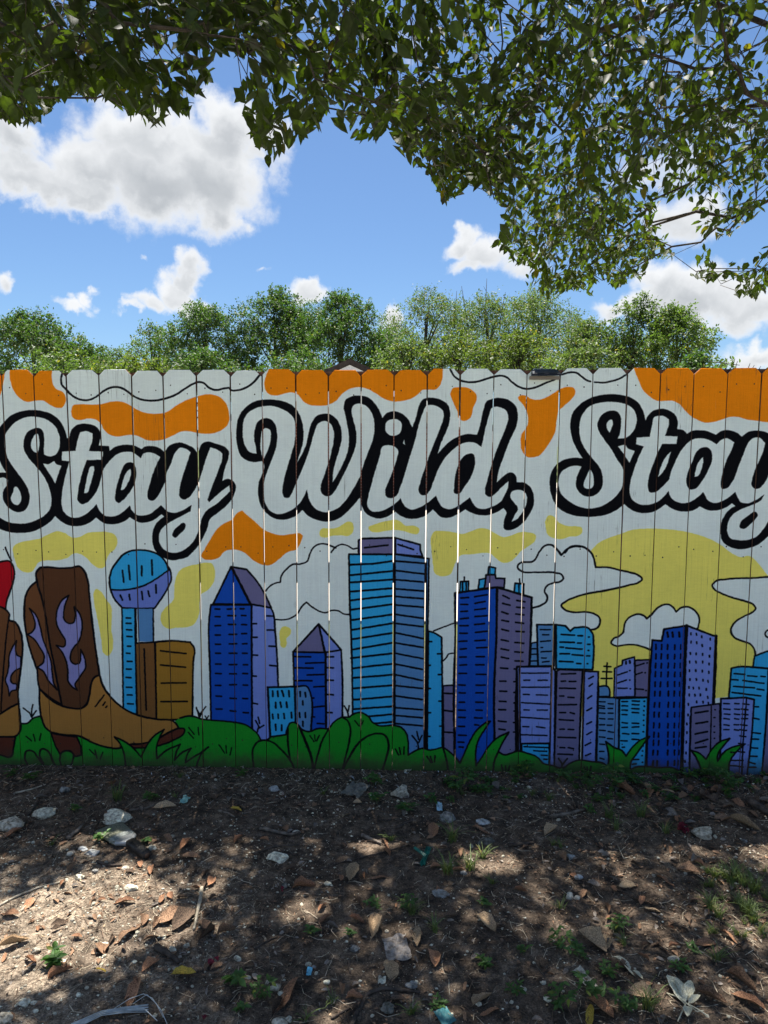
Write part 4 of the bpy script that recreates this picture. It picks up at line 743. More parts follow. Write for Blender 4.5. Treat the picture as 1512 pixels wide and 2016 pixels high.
        for zr in (1.745, 1.03, .13):
            for s_ in (.25, .78):
                x = xl(zr)+(xr(zr)-xl(zr))*(s_+rnd.uniform(-.05, .05)); z = zr+rnd.uniform(-.028, .028)+ (.03 if zr > 1.7 else 0)*0
                b0 = len(nailV); rr = rnd.uniform(.0024, .0034)
                for q in range(6): nailV.append((x+rr*math.cos(q*1.047), yy(x)-.0006, z+rr*1.15*math.sin(q*1.047)))
                for q in range(6): nailV.append((x+rr*math.cos(q*1.047), yy(x)+.002, z+rr*1.15*math.sin(q*1.047)))
                nailF.append(tuple(b0+q for q in range(6)))
                for q in range(6): nailF.append((b0+q, b0+6+q, b0+6+(q+1) % 6, b0+(q+1) % 6))
    rust = simple('rusty_nail', (.018, .014, .014), .6, .3, 60)
    o = link('nail', mesh_np('nail', nailV, nailF), rust, fence); o.matrix_parent_inverse = Matrix.Translation((0, -.02, 0)); tag(o, kind='stuff')
    xa, xb = G[0][1], G[-1][1]
    zz = [on_fence(756, y)[1] for y in (729.8, 768, 1111, 1149, 1440, 1478)]
    dz = .0035
    for zt, zb in ((zz[0], zz[1]), (zz[2], zz[3]), (zz[4], zz[5])):
        V = []; F = []
        x = xa; zt = float(zt); zb = float(zb)
        while x < xb:
            x2 = min(x+2.44, xb); V = []; F = []; s1 = (x-0)*dz; s2 = (x2-0)*dz
            b = [(x, .0185, zb+s1), (x2-.003, .0185, zb+s2), (x2-.003, .056, zb+s2), (x, .056, zb+s1), (x, .0185, zt+s1), (x2-.003, .0185, zt+s2), (x2-.003, .056, zt+s2), (x, .056, zt+s1)]
            F = [(0, 3, 2, 1), (4, 5, 6, 7), (0, 1, 5, 4), (1, 2, 6, 5), (2, 3, 7, 6), (3, 0, 4, 7)]
            o = link('rail', mesh_np('rail', b, F), raw, fence); o.matrix_parent_inverse = Matrix.Translation((0, -.02, 0)); x = x2
    for i in range(3):
        xp = float(on_fence(194, 1100)[0])+2.44*(i-0)-.0
        if i == 2: xp -= .02
        V = []; F = []; box(V, F, xp-.045, xp+.045, .0565, .146, -.3, 1.80)
        o = link('post', mesh_np('post', V, F), raw, fence); o.matrix_parent_inverse = Matrix.Translation((0, -.02, 0))
    # solar light clipped on the picket right of the middle
    x0, z0 = on_fence(1041, 741); x1, z1 = on_fence(1101, 729.5); x0, x1, z0, z1 = map(float, (x0, x1, z0, z1))
    L = empty('solar_light', ((x0+x1)/2, -.02, z1)); tag(L, 'small black solar light clipped on top of a white fence board near the comma', 'light')
    plastic = simple('black_plastic', (.012, .012, .014), .35, .2, 20, spec=.5); panel = simple('solar_panel', (.008, .009, .018), .3, .2, 9, spec=.35); lens = simple('grey_lens', (.24, .21, .18), .5, .1, 12); silver = simple('pale_tape', (.75, .75, .75), .5, .1, 12)
    hx = (x1-x0)/2
    def loc(o): o.location = (0, 0, 0)
    V = [(-hx+.012, .016, .004), (hx-.010, .016, .004), (hx-.002, -.030, -.018), (-hx+.003, -.030, -.018), (-hx+.010, .016, -.016), (hx-.008, .016, -.016), (hx, -.034, -.026), (-hx, -.034, -.027)]
    F = [(0, 1, 2, 3), (7, 6, 5, 4), (3, 2, 6, 7), (1, 0, 4, 5), (2, 1, 5, 6), (0, 3, 7, 4)]
    loc(link('housing', mesh_np('housing', V, F), plastic, L))
    V = [(-hx+.022, .013, .0062), (hx-.018, .013, .0062), (hx-.012, -.024, -.0125), (-hx+.014, -.024, -.0125), (-hx+.022, .013, .003), (hx-.018, .013, .003), (hx-.012, -.024, -.016), (-hx+.014, -.024, -.016)]
    loc(link('panel', mesh_np('panel', V, F), panel, L))
    V = []; F = []; box(V, F, -hx+.001, hx-.001, -.004, .012, -.040, -.0262); loc(link('lens', mesh_np('lens', V, F), lens, L))
    V = []; F = []; box(V, F, -hx+.008, -hx+.016, -.0275, -.022, -.020, -.006); loc(link('tape', mesh_np('tape', V, F), silver, L))
build_fence()

# ================================================================ HOUSE BEHIND
def build_house():
    D = 14.0
    def at(px, py, y=D):
        d = ray(px, py); t = (y-CL[1])/d[1]; return CL+d*t
    pk = at(691, 711); x0 = pk[0]; zp = float(pk[2])-.13
    h = empty('brick_house', (x0, D+4, 0)); tag(h, 'low brick house with dark gable roof just showing above the fence', 'house')
    brick = simple('brick', (.17, .055, .035), .9, .35, 8, c2=(.24, .09, .06)); mort = simple('mortar', (.38, .34, .30), .95, .1, 20)
    white = simple('white_trim', (.62, .63, .64), .6, .08, 10); roofm = simple('roof_shingle', (.035, .028, .026), .9, .3, 12)
    xl, xr = -2.2, 4.2
    cx = x0; slope = .46; hw = 4.0
    def C(o): o.matrix_parent_inverse = Matrix.Translation((-x0, -D-4, 0)); return o
    eave = zp-slope*hw
    # wall core (mortar) with gable
    V = [(cx-hw+.3, D+.06, 0), (cx+hw-.3, D+.06, 0), (cx+hw-.3, D+.06, eave+.12), (cx, D+.06, zp-.12), (cx-hw+.3, D+.06, eave+.12)]
    V += [(x, D+8, z) for x, y, z in V]
    F = [(0, 1, 2, 3, 4), (9, 8, 7, 6, 5), (0, 5, 6, 1), (1, 6, 7, 2), (4, 3, 8, 9), (2, 7, 8, 3), (0, 4, 9, 5)]
    C(link('wall', mesh_np('wall', V, F), mort, h))
    V = []; F = []; rnd = random.Random(2)
    z = .0; r = 0
    while z < eave+.5:
        x = cx-hw+.3-(.11 if r % 2 else 0)
        while x < cx+hw-.3:
            xa, xb = max(x, cx-hw+.3), min(x+.20, cx+hw-.3)
            if xb-xa > .03 and z+.06 < zp-.2-slope*abs((xa+xb)/2-cx)-.1: box(V, F, xa, xb, D+.03+rnd.uniform(0, .006), D+.059, z, z+.062)
            x += .212
        z += .074; r += 1
    o = C(link('brickwork', mesh_np('brickwork', V, F), brick, h)); tag(o, kind='stuff')
    # roof slabs
    for s in (-1, 1):
        a = Vector((cx, 0, zp+.0)); e = Vector((cx+s*(hw+.35), 0, zp-slope*(hw+.35)))
        nrm = Vector((s*slope, 0, 1)).normalized()*.13
        P = [a+nrm*.0, e, e+nrm, a+Vector((0, 0, nrm.length*1.1))]
        V = [(q.x, D-.45, q.z) for q in P]+[(q.x, D+8.4, q.z) for q in P]
        F = [(0, 1, 2, 3), (7, 6, 5, 4), (0, 4, 5, 1), (1, 5, 6, 2), (2, 6, 7, 3), (3, 7, 4, 0)]
        C(link('roof', mesh_np('roof', V, F), roofm, h))
        # white barge board hanging under the roof edge
        q = [a-Vector((0, 0, .004)), e-Vector((0, 0, .004)), e-Vector((0, 0, .26)), a-Vector((0, 0, .26))]
        V = [(v.x, D-.43, v.z) for v in q]+[(v.x, D-.40, v.z) for v in q]
        C(link('fascia', mesh_np('fascia', V, F), white, h))
    V = []; F = []; box(V, F, cx-.42, cx+.10, D-.50, D-.44, zp-.30, zp-.22); box(V, F, cx-.18, cx+.02, D-.50, D-.44, zp-.42, zp-.31); box(V, F, cx-.14, cx-.02, D-.04, D-.02, zp-.42, zp-.34)
    C(link('vent', mesh_np('vent', V, F), roofm, h))
    V = []; F = []; box(V, F, cx-1.0, cx+1.0, D-.01, D+.028, zp-.95, zp-.45); C(link('gable_panel', mesh_np('gable_panel', V, F), white, h))
build_house()

# ================================================================ TREES
def leaves_mesh(P, D, N, L, Wd, fold=.25, quads=True):
    """P base, D unit direction, N approx normal, L length, Wd width -> V, F(quads, 2 per leaf)"""
    S = np.cross(D, N); S /= np.linalg.norm(S, axis=1)[:, None]+1e-9; N = np.cross(S, D)
    L = L[:, None]; w = Wd[:, None]*.5; n = len(P)
    v = np.empty((n, 6, 3), np.float32)
    v[:, 0] = P
    v[:, 1] = P+D*L*.30+S*w*.92+N*w*fold; v[:, 2] = P+D*L*.66+S*w*.78+N*w*fold*.8-N*L*.03
    v[:, 3] = P+D*L-N*L*.12
    v[:, 4] = P+D*L*.66-S*w*.78+N*w*fold*.8-N*L*.03; v[:, 5] = P+D*L*.30-S*w*.92+N*w*fold
    b = (np.arange(n)*6)[:, None]
    F = np.concatenate([b+np.array([[0, 1, 2, 3]]), b+np.array([[0, 3, 4, 5]])], 0)
    return v.reshape(-1, 3), F
def unit(a): return a/(np.linalg.norm(a, axis=-1, keepdims=True)+1e-9)
LEAF_DARK = leaf_mat('broad_leaf', (.024, .034, .007), (3.8, 4.6, .8), 1.6, .35, .42, .6)
BARK = simple('grey_bark', (.035, .028, .022), .95, .4, 25, .8, c2=(.075, .062, .05))

# outline of the canopy inside the picture (pixels -> directions); outside the frame the crown simply goes on
CAN = [(-400,-400),(-60,240),(0,222),(38,238),(66,236),(90,212),(122,186),(150,178),(186,190),(205,172),(240,208),(262,232),(300,240),(330,228),(348,222),(372,212),(392,180),(418,178),(415,148),(404,112),(440,96),(520,104),(500,140),(470,182),(482,215),(500,262),(512,308),(536,316),(560,296),(590,284),(600,262),(632,236),(645,196),(668,196),(672,244),(712,272),(745,268),(752,240),(775,240),(790,300),(812,312),(832,322),(860,352),(872,402),(898,384),(920,352),(960,372),(992,402),(996,440),(968,478),(1004,500),(1002,512),(1050,520),(1030,552),(1088,582),(1120,562),(1165,575),(1180,540),(1215,560),(1262,545),(1285,500),(1330,505),(1320,455),(1290,420),(1296,396),(1350,378),(1366,410),(1372,470),(1400,455),(1425,468),(1470,430),(1512,400),(1700,420),(1900,-400)]
CAN2 = [(1362,538),(1400,552),(1452,545),(1450,575),(1485,585),(1512,560),(1640,560),(1640,440),(1512,455),(1500,492),(1470,520),(1400,500),(1385,480)]
HOLES = [(892,52,34,44),(905,110,34,36),(1300,300,26,18),(1290,340,40,30),(1318,395,30,40),(318,10,10,9),(350,30,22,16),(1440,270,22,20),(1388,180,16,30),(595,52,20,10),(715,34,22,20),(1205,45,18,12),(1150,150,14,12),(1010,300,12,14),(1060,250,14,10),(1420,395,26,14),(820,60,14,20),(1460,90,18,26), (1245,250,14,12),(1180,330,16,12),(1490,330,20,18),(1110,430,16,10),(750,140,26,18),(600,120,18,12),(560,60,14,10),(250,60,10,10),(1010,60,18,14),(960,200,14,20),(1330,60,16,14),(1120,250,14,12),(1220,380,18,12),(1060,470,18,12),(1180,500,18,10),(1190,450,20,10)]
def in_poly(px, py, poly):
    px = np.asarray(px); py = np.asarray(py); r = np.zeros(px.shape, bool)
    q = poly[-1]
    for p in poly:
        c = ((p[1] > py) != (q[1] > py)) & (px < (q[0]-p[0])*(py-p[1])/((q[1]-p[1]) or 1e-9)+p[0]); r ^= c; q = p
    return r
def allowed(P, grow=0., holes=True):
    px, py, d = project(P)
    inside = in_poly(px, py-grow, CAN) | in_poly(px, py-grow, CAN2)
    if holes:
        for hx, hy, rx, ry in HOLES: inside &= ((px-hx)/rx)**2+((py-hy)/ry)**2 > 1
    out = (d < .3) | (py < -20) | (px < -60) | (px > 1580)
    low = (d > .3) & (py > 640) & (px > -500) & (px < 2000)
    return (out | inside) & ~low
# holes in the crown along the sun's rays: where the sun reaches the soil
DAP = [(40,1822,.12),(130,1805,.13),(215,1800,.10),(285,1775,.06),(150,1752,.06),(245,1722,.05),(200,1730,.04),(20,1885,.05),(190,1872,.035),(345,1822,.035),(622,1636,.03),(590,1795,.03),(940,1696,.035),(985,1700,.03),(725,1662,.022),(1500,1672,.05),(60,1925,.03)]
DAPG = [(np.array(on_ground(x, y)), r) for x, y, r in DAP]
def shaded(P):
    keep = np.ones(len(P), bool); k = 1-np.random.RandomState(3).rand(len(P))*.0
    for g, r in DAPG:
        v = P-g; t = v@SUN; dd = np.linalg.norm(v-t[:, None]*SUN, axis=1)
        keep &= (dd > r+.04)
    return keep

def grow_tree(name, label, trunk, limbs, clusters, seed, lr, mat=LEAF_DARK, leafn=(11, 16), top=300, size=(.066, .098)):
    """trunk: list of points; limbs: lists of points already joined to the trunk; clusters: twig tips that the branches grow to"""
    rs = np.random.RandomState(seed)
    nodes = []; parent = []; 
    def add(p, par): nodes.append(np.array(p, float)); parent.append(par); return len(nodes)-1
    prev = -1
    for p in trunk: prev = add(p, prev)
    top_i = prev
    for lb in limbs:
        prev = top_i
        for p in lb:
            q = nodes[prev]; k = max(1, int(np.linalg.norm(np.array(p)-q)/.5))
            for s in range(1, k+1): prev = add(q+(np.array(p)-q)*s/k+(rs.randn(3)*.03 if s < k else 0), prev)
    plen = [0.]*len(nodes)
    for i in range(1, len(nodes)): plen[i] = plen[parent[i]]+np.linalg.norm(nodes[i]-nodes[parent[i]])
    skip = len(trunk)-1
    C = clusters[np.argsort(np.linalg.norm(clusters-nodes[top_i], axis=1))]
    NP = np.zeros((len(nodes)+len(C)*5, 3)); PL = np.zeros(len(NP)); NP[:len(nodes)] = nodes; PL[:len(nodes)] = plen; n = len(nodes)
    par = list(parent); tips = []
    for c in C:
        d = np.linalg.norm(NP[skip:n]-c, axis=1); j = skip+int(np.argmin(d+.22*PL[skip:n])); dist = d[j-skip]
        k = max(1, min(4, int(dist/.28))); base = NP[j].copy(); last = j
        for s in range(1, k+1):
            t = s/k; q = base+(c-base)*t; q = q+np.array([0, 0, .10*dist*math.sin(math.pi*t)])+(rs.randn(3)*.035*min(1, dist) if s < k else 0)
            NP[n] = q; PL[n] = PL[last]+dist/k; par.append(last); last = n; n += 1
        tips.append(last)
    NP = NP[:n]; cnt = np.zeros(n); 
    for t in tips: cnt[t] += 1
    for i in range(n-1, 0, -1):
        if par[i] >= 0: cnt[par[i]] += cnt[i]
    rad = .0018*np.maximum(cnt, 1)**.47
    root = empty(name, tuple(trunk[0])); tag(root, label, 'tree')
    off = Matrix.Translation(-Vector(trunk[0]))
    tr = [(trunk[0], rad[0]*1.5)]+[(trunk[i], max(rad[i], rad[0]*(1.1-.12*i))) for i in range(1, len(trunk))]
    V, F = tubes([([p for p, r in tr], [r for p, r in tr])], 12); me = mesh_np('trunk', V, F, True); o = link('trunk', me, BARK, root); o.matrix_parent_inverse = off
    # branches: chains
    kids = [[] for _ in range(n)]
    for i in range(1, n): kids[par[i]].append(i)
    chains = []; stack = [(skip, k) for k in kids[skip]]
    done = set()
    while stack:
        a, b = stack.pop(); ch = [a, b]; x = b
        while kids[x]:
            ks = sorted(kids[x], key=lambda q: -cnt[q]); 
            for y in ks[1:]: stack.append((x, y))
            x = ks[0]; ch.append(x)
        chains.append(ch)
    limbs_ = sorted(chains, key=lambda c: -rad[c[1]])
    big = limbs_[:12]; small = limbs_[12:]
    def path(ch): 
        r = [min(rad[ch[1]]*1.05, rad[ch[0]])]+[rad[i] for i in ch[1:]]; return ([NP[i] for i in ch], r)
    for ch in big:
        V, F = tubes([path(ch)], 7); o = link('branch', mesh_np('branch', V, F, True), BARK, root); o.matrix_parent_inverse = off
    V, F = tubes([path(c) for c in small], 4); o = link('twigs', mesh_np('twigs', V, F, True), BARK, root); o.matrix_parent_inverse = off; tag(o, kind='stuff')
    # leaves, alternate along a drooping shoot at each tip
    Pl, Dl, Nl, Ll, Wl = [], [], [], [], []; shoots = []
    for t in tips:
        tip = NP[t]; dirb = unit(NP[t]-NP[par[t]])
        nsh = 2 if rs.rand() < .6 else 3
        for s in range(nsh):
            d = unit(dirb*.55+rs.randn(3)*.55+np.array([0, 0, -.38])); ln = rs.uniform(.20, .42); k = rs.randint(*leafn)//2+1
            pts = [tip+d*ln*u+np.array([0, 0, -.10*u*u*ln*2]) for u in np.linspace(0, 1, 4)]
            shoots.append((pts, [.0018, .0015, .0012, .0009]))
            side = unit(np.cross(d, np.array([0, 0, 1.])+rs.randn(3)*.1))
            for i in range(k):
                u = (i+.6)/k; p = tip+d*ln*u+np.array([0, 0, -.10*u*u*ln*2]); sg = 1 if i % 2 else -1
                D = unit(d*.55+side*sg*.75+np.array([0, 0, -.45])+rs.randn(3)*.28)
                N = unit(np.array([0, 0, 1.])+rs.randn(3)*.45)
                L = rs.uniform(*size)*(1-.25*abs(u-.4)); Pl.append(p+D*.008); Dl.append(D); Nl.append(N); Ll.append(L); Wl.append(L*rs.uniform(.46, .58))
    Pl, Dl, Nl, Ll, Wl = map(np.array, (Pl, Dl, Nl, Ll, Wl))
    k = allowed(Pl+Dl*Ll[:, None]*.6, 6, False) & shaded(Pl+Dl*Ll[:, None]*.5)
    Pl, Dl, Nl, Ll, Wl = Pl[k], Dl[k], Nl[k], Ll[k], Wl[k]
    sh = [s for s in shoots if allowed(np.array(s[0]), 4, False).all()]
    V, F = tubes(sh, 3); o = link('shoots', mesh_np('shoots', V, F), BARK, root); o.matrix_parent_inverse = off; tag(o, kind='stuff')
    # the leaves that show largest are single parts
    px, py, d = project(Pl); vis = (d > .5) & (px > 0) & (px < 1512) & (py > 0) & (py < 700)
    order = np.argsort(np.where(vis, d/Ll, 1e9)); single = order[:min(top, int(vis.sum()))]; rest = order[len(single):]
    v, f = leaves_mesh(np.zeros((1, 3)), np.array([[0, 1., 0]]), np.array([[0, 0, 1.]]), np.array([1.]), np.array([.52]))
    me = mesh_np('leaf', v, f); me.materials.append(mat)
    for i in single:
        S = np.cross(Dl[i], Nl[i]); S /= np.linalg.norm(S); N = np.cross(S, Dl[i])
        o = link('leaf', me, None, root); o.matrix_parent_inverse = off
        L = Ll[i]; o.matrix_basis = Matrix(((S[0]*L, Dl[i][0]*L, N[0]*L, Pl[i][0]), (S[1]*L, Dl[i][1]*L, N[1]*L, Pl[i][1]), (S[2]*L, Dl[i][2]*L, N[2]*L, Pl[i][2]), (0, 0, 0, 1)))
    V, F = leaves_mesh(Pl[rest], Dl[rest], Nl[rest], Ll[rest], Wl[rest])
    me = mesh_np('foliage', V, F); o = link('foliage', me, mat, root); o.matrix_parent_inverse = off; tag(o, kind='stuff')
    print(name, 'clusters', len(C), 'leaves', len(Pl))
    return root

def canopy():
    rs = np.random.RandomState(8)
    def view_pts(n, box_, dr, bias=1.):
        out = []
        while len(out) < n:
            px = rs.uniform(box_[0], box_[2], 400); py = rs.uniform(box_[1], box_[3], 400); d = dr[0]+(dr[1]-dr[0])*rs.rand(400)**bias
            P = CL+unit(ray(px, py))*d[:, None]
            k = allowed(P, 14); P = P[k & (P[:, 2] > 2.15)]; out += list(P)
        return out[:n]
    left = view_pts(112, (-60, -60, 480, 260), (2.7, 4.2)) + view_pts(70, (430, -60, 860, 330), (2.9, 4.6)) + view_pts(60, (-60, 60, 200, 260), (4.5, 6.5)) + view_pts(45, (-60,-60,860,140), (3.5,5.5))
    right = view_pts(80, (820, -60, 1560, 260), (3.2, 5.0)) + view_pts(112, (860, 0, 1560, 420), (4.2, 6.2)) + view_pts(140, (880, 200, 1560, 590), (5.2, 7.6)) + view_pts(26, (1370, 440, 1560, 590), (5., 6.4)) + view_pts(40, (780,240,1010,410), (3.4,4.4)) + view_pts(74, (960, 380, 1340, 590), (5.2, 7.2))
    # the crown above and in front of the frame, laid out evenly across the sun's rays so that it shades soil and fence
    over = []
    step = .21
    for layer in range(5):
        for gx in np.arange(-3.9, 4.1, step*1.15):
            for gy in np.arange(-2.15, 1.0, step*1.15):
                z = rs.uniform(3.3, 7.6) if layer > 1 else (rs.uniform(5.2, 7.6) if layer else rs.uniform(2.9, 4.2))
                g = np.array([gx+rs.uniform(-.5, .5)*step, gy+rs.uniform(-.5, .5)*step, 0.])
                over.append(g+SUN*(z/SUN[2]))
    over = np.array(over); px, py, d = project(over)
    off = (d < .3) | (py < -30) | (px < -40) | (px > 1560)
    over = over[off & allowed(over) & shaded(over)]
    over = over[rs.rand(len(over)) < .92]
    allc = np.array(left+right+list(over)); gp = allc-SUN*(allc[:, 2]/SUN[2])[:, None]
    X, Y = np.meshgrid(np.arange(-2.3, 2.35, .07), np.arange(-1.95, .15, .07)); lai = np.zeros(X.shape)
    for q in gp: lai += .30*np.exp(-(((X-q[0])/.17)**2+((Y-q[1])/.17)**2))
    free = np.ones(X.shape, bool)
    for g, r in DAPG: free &= (X-g[0])**2+(Y-g[1])**2 > (r*.5)**2
    extra = []  # unseen twig clusters added where sun would still reach the soil
    for _ in range(2600):
        k = np.argmin(np.where(free, lai, 99)); 
        if lai.flat[k] > 3.0: break
        x, y = X.flat[k]+rs.uniform(-.03, .03), Y.flat[k]+rs.uniform(-.03, .03); lai += .30*np.exp(-(((X-x)/.17)**2+((Y-y)/.17)**2))
        for z in rs.permutation(np.array([3.6, 4.2, 4.8, 5.4, 6., 6.6, 7.2, 7.8])):
            P = np.array([[x, y, 0]])+SUN*(z/SUN[2]); px, py, d = project(P)
            if d[0] < .3 or py[0] < -45: extra.append(P[0]); break
    print('extra', len(extra))
    over = np.array(list(over)+extra)
    isl = over[:, 0]+.25*over[:, 1] < .3
    lc = np.array(left+list(over[isl])); rc = np.array(right+list(over[~isl]))
    print('clusters', len(lc), len(rc))
    pt = lambda px, py, d: tuple(CL+unit(ray(px, py))*d)
    grow_tree('shade_tree', 'broad-leaved tree whose dense dark branches fill the top left corner of the sky', [(-4.6, -2.2, -.1), (-4.5, -2.15, 1.2), (-4.25, -2.0, 2.5), (-3.9, -1.8, 3.3)],
              [[(-3.0, -1.2, 3.9), (-1.9, -.6, 4.2), (-.8, 0.1, 4.3), (.2, .3, 4.2)], [(-3.2, -.5, 3.7), pt(20, -60, 3.9), pt(60, 60, 4.3)], [(-2.6, -2.2, 4.3), (-1.2, -2.4, 4.7), (.2, -2.6, 4.8)], [pt(700, -90, 3.5), pt(672, 60, 3.5), pt(640, 150, 3.55), pt(632, 210, 3.6)]],
              lc, 21, None)
    grow_tree('hanging_tree', 'broad-leaved tree whose drooping branches hang in from the upper right over the fence', [(5.0, 1.9, -.1), (4.95, 1.9, 1.3), (4.8, 1.85, 2.7), (4.4, 1.8, 3.6)],
              [[pt(1600, -60, 5.6), pt(1500, 8, 5.5), pt(1400, 90, 5.3), pt(1300, 185, 5.2), pt(1235, 265, 5.3), pt(1150, 350, 5.6), pt(1070, 430, 5.8)], [pt(1580, 200, 5.8), pt(1500, 290, 5.7), pt(1440, 370, 6.0)],
               [pt(1480, -60, 5.), pt(1330, 10, 4.9), pt(1180, 60, 4.6), pt(1060, 150, 4.4)], [pt(1390, 0, 5.4), pt(1330, 110, 5.3), pt(1300, 250, 5.3), pt(1290, 330, 5.4)], [(3.4, .8, 4.4), (2.2, -.6, 4.8), (1.0, -1.8, 4.9), (1.2, -2.8, 5.0)]],
              rc, 33, None, size=(.054, .086))
canopy()

# ---- trees beyond the fence
def far_tree(name, label, px, pytop, d, halfpx, mat, n, lean=0., openness=.0, lsize=.10, lobes=14, trunk_show=False, hf=.95, seed=0, base_z=.6, spire=0):
    rs = np.random.RandomState(seed)
    v = ray(px, pytop); t = d/v[1]; top = CL+v*t; X, Y, H = top[0], top[1], top[2]; rw = halfpx*(1.5 if openness > .3 else 1.32)/FPX*(d+3.16)
    root = empty(name, (X, Y, 0)); tag(root, label, 'tree', 'trees beyond the fence')
    off = Matrix.Translation((-X, -Y, 0))
    zf = 1.5+.095*(d+3.16); base_z = min(zf-.9, H-.8*rw) if hf else base_z; rz = H-base_z; cz = base_z+rz*.5
    L = []
    for i in range(lobes*3):
        a_ = rs.rand()*6.283; t_ = rs.rand()**.75; r = rs.uniform(.15, .31)*min(rw, rz)
        wd = max(.12, (1-t_**2.6))**.6; rad_ = max(0, rw*wd-r*.6)*rs.rand()**.4
        L.append((np.array([X+math.cos(a_)*rad_, Y+math.sin(a_)*rad_*.8, base_z+t_*(rz-r*.85)]), r))
    L.append((np.array([X+rs.uniform(-.2, .2)*rw, Y, H-.18*rw]), .18*rw)); L.append((np.array([X+rs.uniform(-.5, .5)*rw, Y, H-.34*rw]), .2*rw))
    per = max(1, n//len(L)); P = []; Dn = []
    for c, r in L:
        ns = max(3, per//13); u = unit(rs.randn(ns, 3)+np.array([0, 0, .35])); sc = c+u*(r*(.55+.6*rs.rand(ns)))[:, None]*np.array([1, 1, .8])
        sd_ = unit(u+rs.randn(ns, 3)*.45+np.array([0, -.1, .25])); sl = rs.uniform(.16, .42, ns)*(1+.5*openness)
        t_ = rs.rand(ns, 13, 1); pos = (sc[:, None]+sd_[:, None]*(t_-.2)*sl[:, None, None]+rs.randn(ns, 13, 3)*.055*(1+openness)).reshape(-1, 3)
        P.append(pos); Dn.append(unit(np.repeat(sd_, 13, 0)*.6+rs.randn(len(pos), 3)*.6+np.array([0, 0, -.15])))
    P = np.concatenate(P); Dn = np.concatenate(Dn)
    k = P[:, 2] > .2; P, Dn = P[k], Dn[k]; n_ = len(P)
    Ls = rs.uniform(.7, 1.25, n_)*lsize; V, F = leaves_mesh(P, Dn, unit(rs.randn(n_, 3)*.6+np.array([0, 0, 1.])), Ls, Ls*.6)
    o = link('crown', mesh_np('crown', V, F), mat, root); o.matrix_parent_inverse = off; o['kind'] = 'stuff'
    tp = [(Vector((X-lean, Y, -.1)), .035*rw+.08), (Vector((X-lean*.5, Y, cz*.6)), .03*rw+.05), (Vector((X, Y, H*.85)), .02)]
    V, F = tubes([([p for p, r in tp], [r for p, r in tp])], 7); o = link('trunk', mesh_np('trunk', V, F, True), BARK, root); o.matrix_parent_inverse = off
    br = []
    for c, r in (L[::4] if openness > .3 else L[::3]):
        s = Vector((X+(c[0]-X)*.05-lean*.3, Y, max(.6, min(c[2]-.9*rw*.5, H*.7)))); e = Vector(c); md = s.lerp(e, .5)+Vector((0, 0, .1*rw)); br.append(([s, md, e], [.010*rw+.012, .007*rw+.008, .007]))
        for _ in range(4): e2 = e+Vector(rs.uniform(-1, 1, 3))*r*.5; br.append(([e, e.lerp(e2, .5)+Vector((0, 0, .05)), e2], [.007, .005, .003]))
    if spire:
        for _ in range(spire):
            s = Vector((X+rs.uniform(-.5, .5)*rw, Y, H-.5*rw)); e = s+Vector((rs.uniform(-.12, .12)*rw, 0, rs.uniform(.45, .75)*rw)); br.append(([s, s.lerp(e, .5), e], [.03, .022, .008]))
            for _ in range(4): m_ = s.lerp(e, rs.uniform(.3, .9)); br.append(([m_, m_+Vector((rs.uniform(-.25, .25), 0, rs.uniform(.1, .35)))], [.012, .005]))
    V, F = tubes(br, 4); o = link('branches', mesh_np('branches', V, F, True), BARK, root); o.matrix_parent_inverse = off; o['kind'] = 'stuff'
    return root
G_DK = leaf_mat('oak_leaf', (.068, .112, .034), (1.2, 1.6, .5), .9, .75, .35, .55)
G_MD = leaf_mat('elm_leaf', (.092, .138, .038), (1.3, 1.6, .5), .8, .6, .4, .5)
G_LT = leaf_mat('ash_leaf', (.100, .142, .046), (1.3, 1.5, .6), .8, .65, .4, .5)
G_YL = leaf_mat('young_leaf', (.086, .125, .034), (1.4, 1.5, .5), .9, .7, .45, .5)
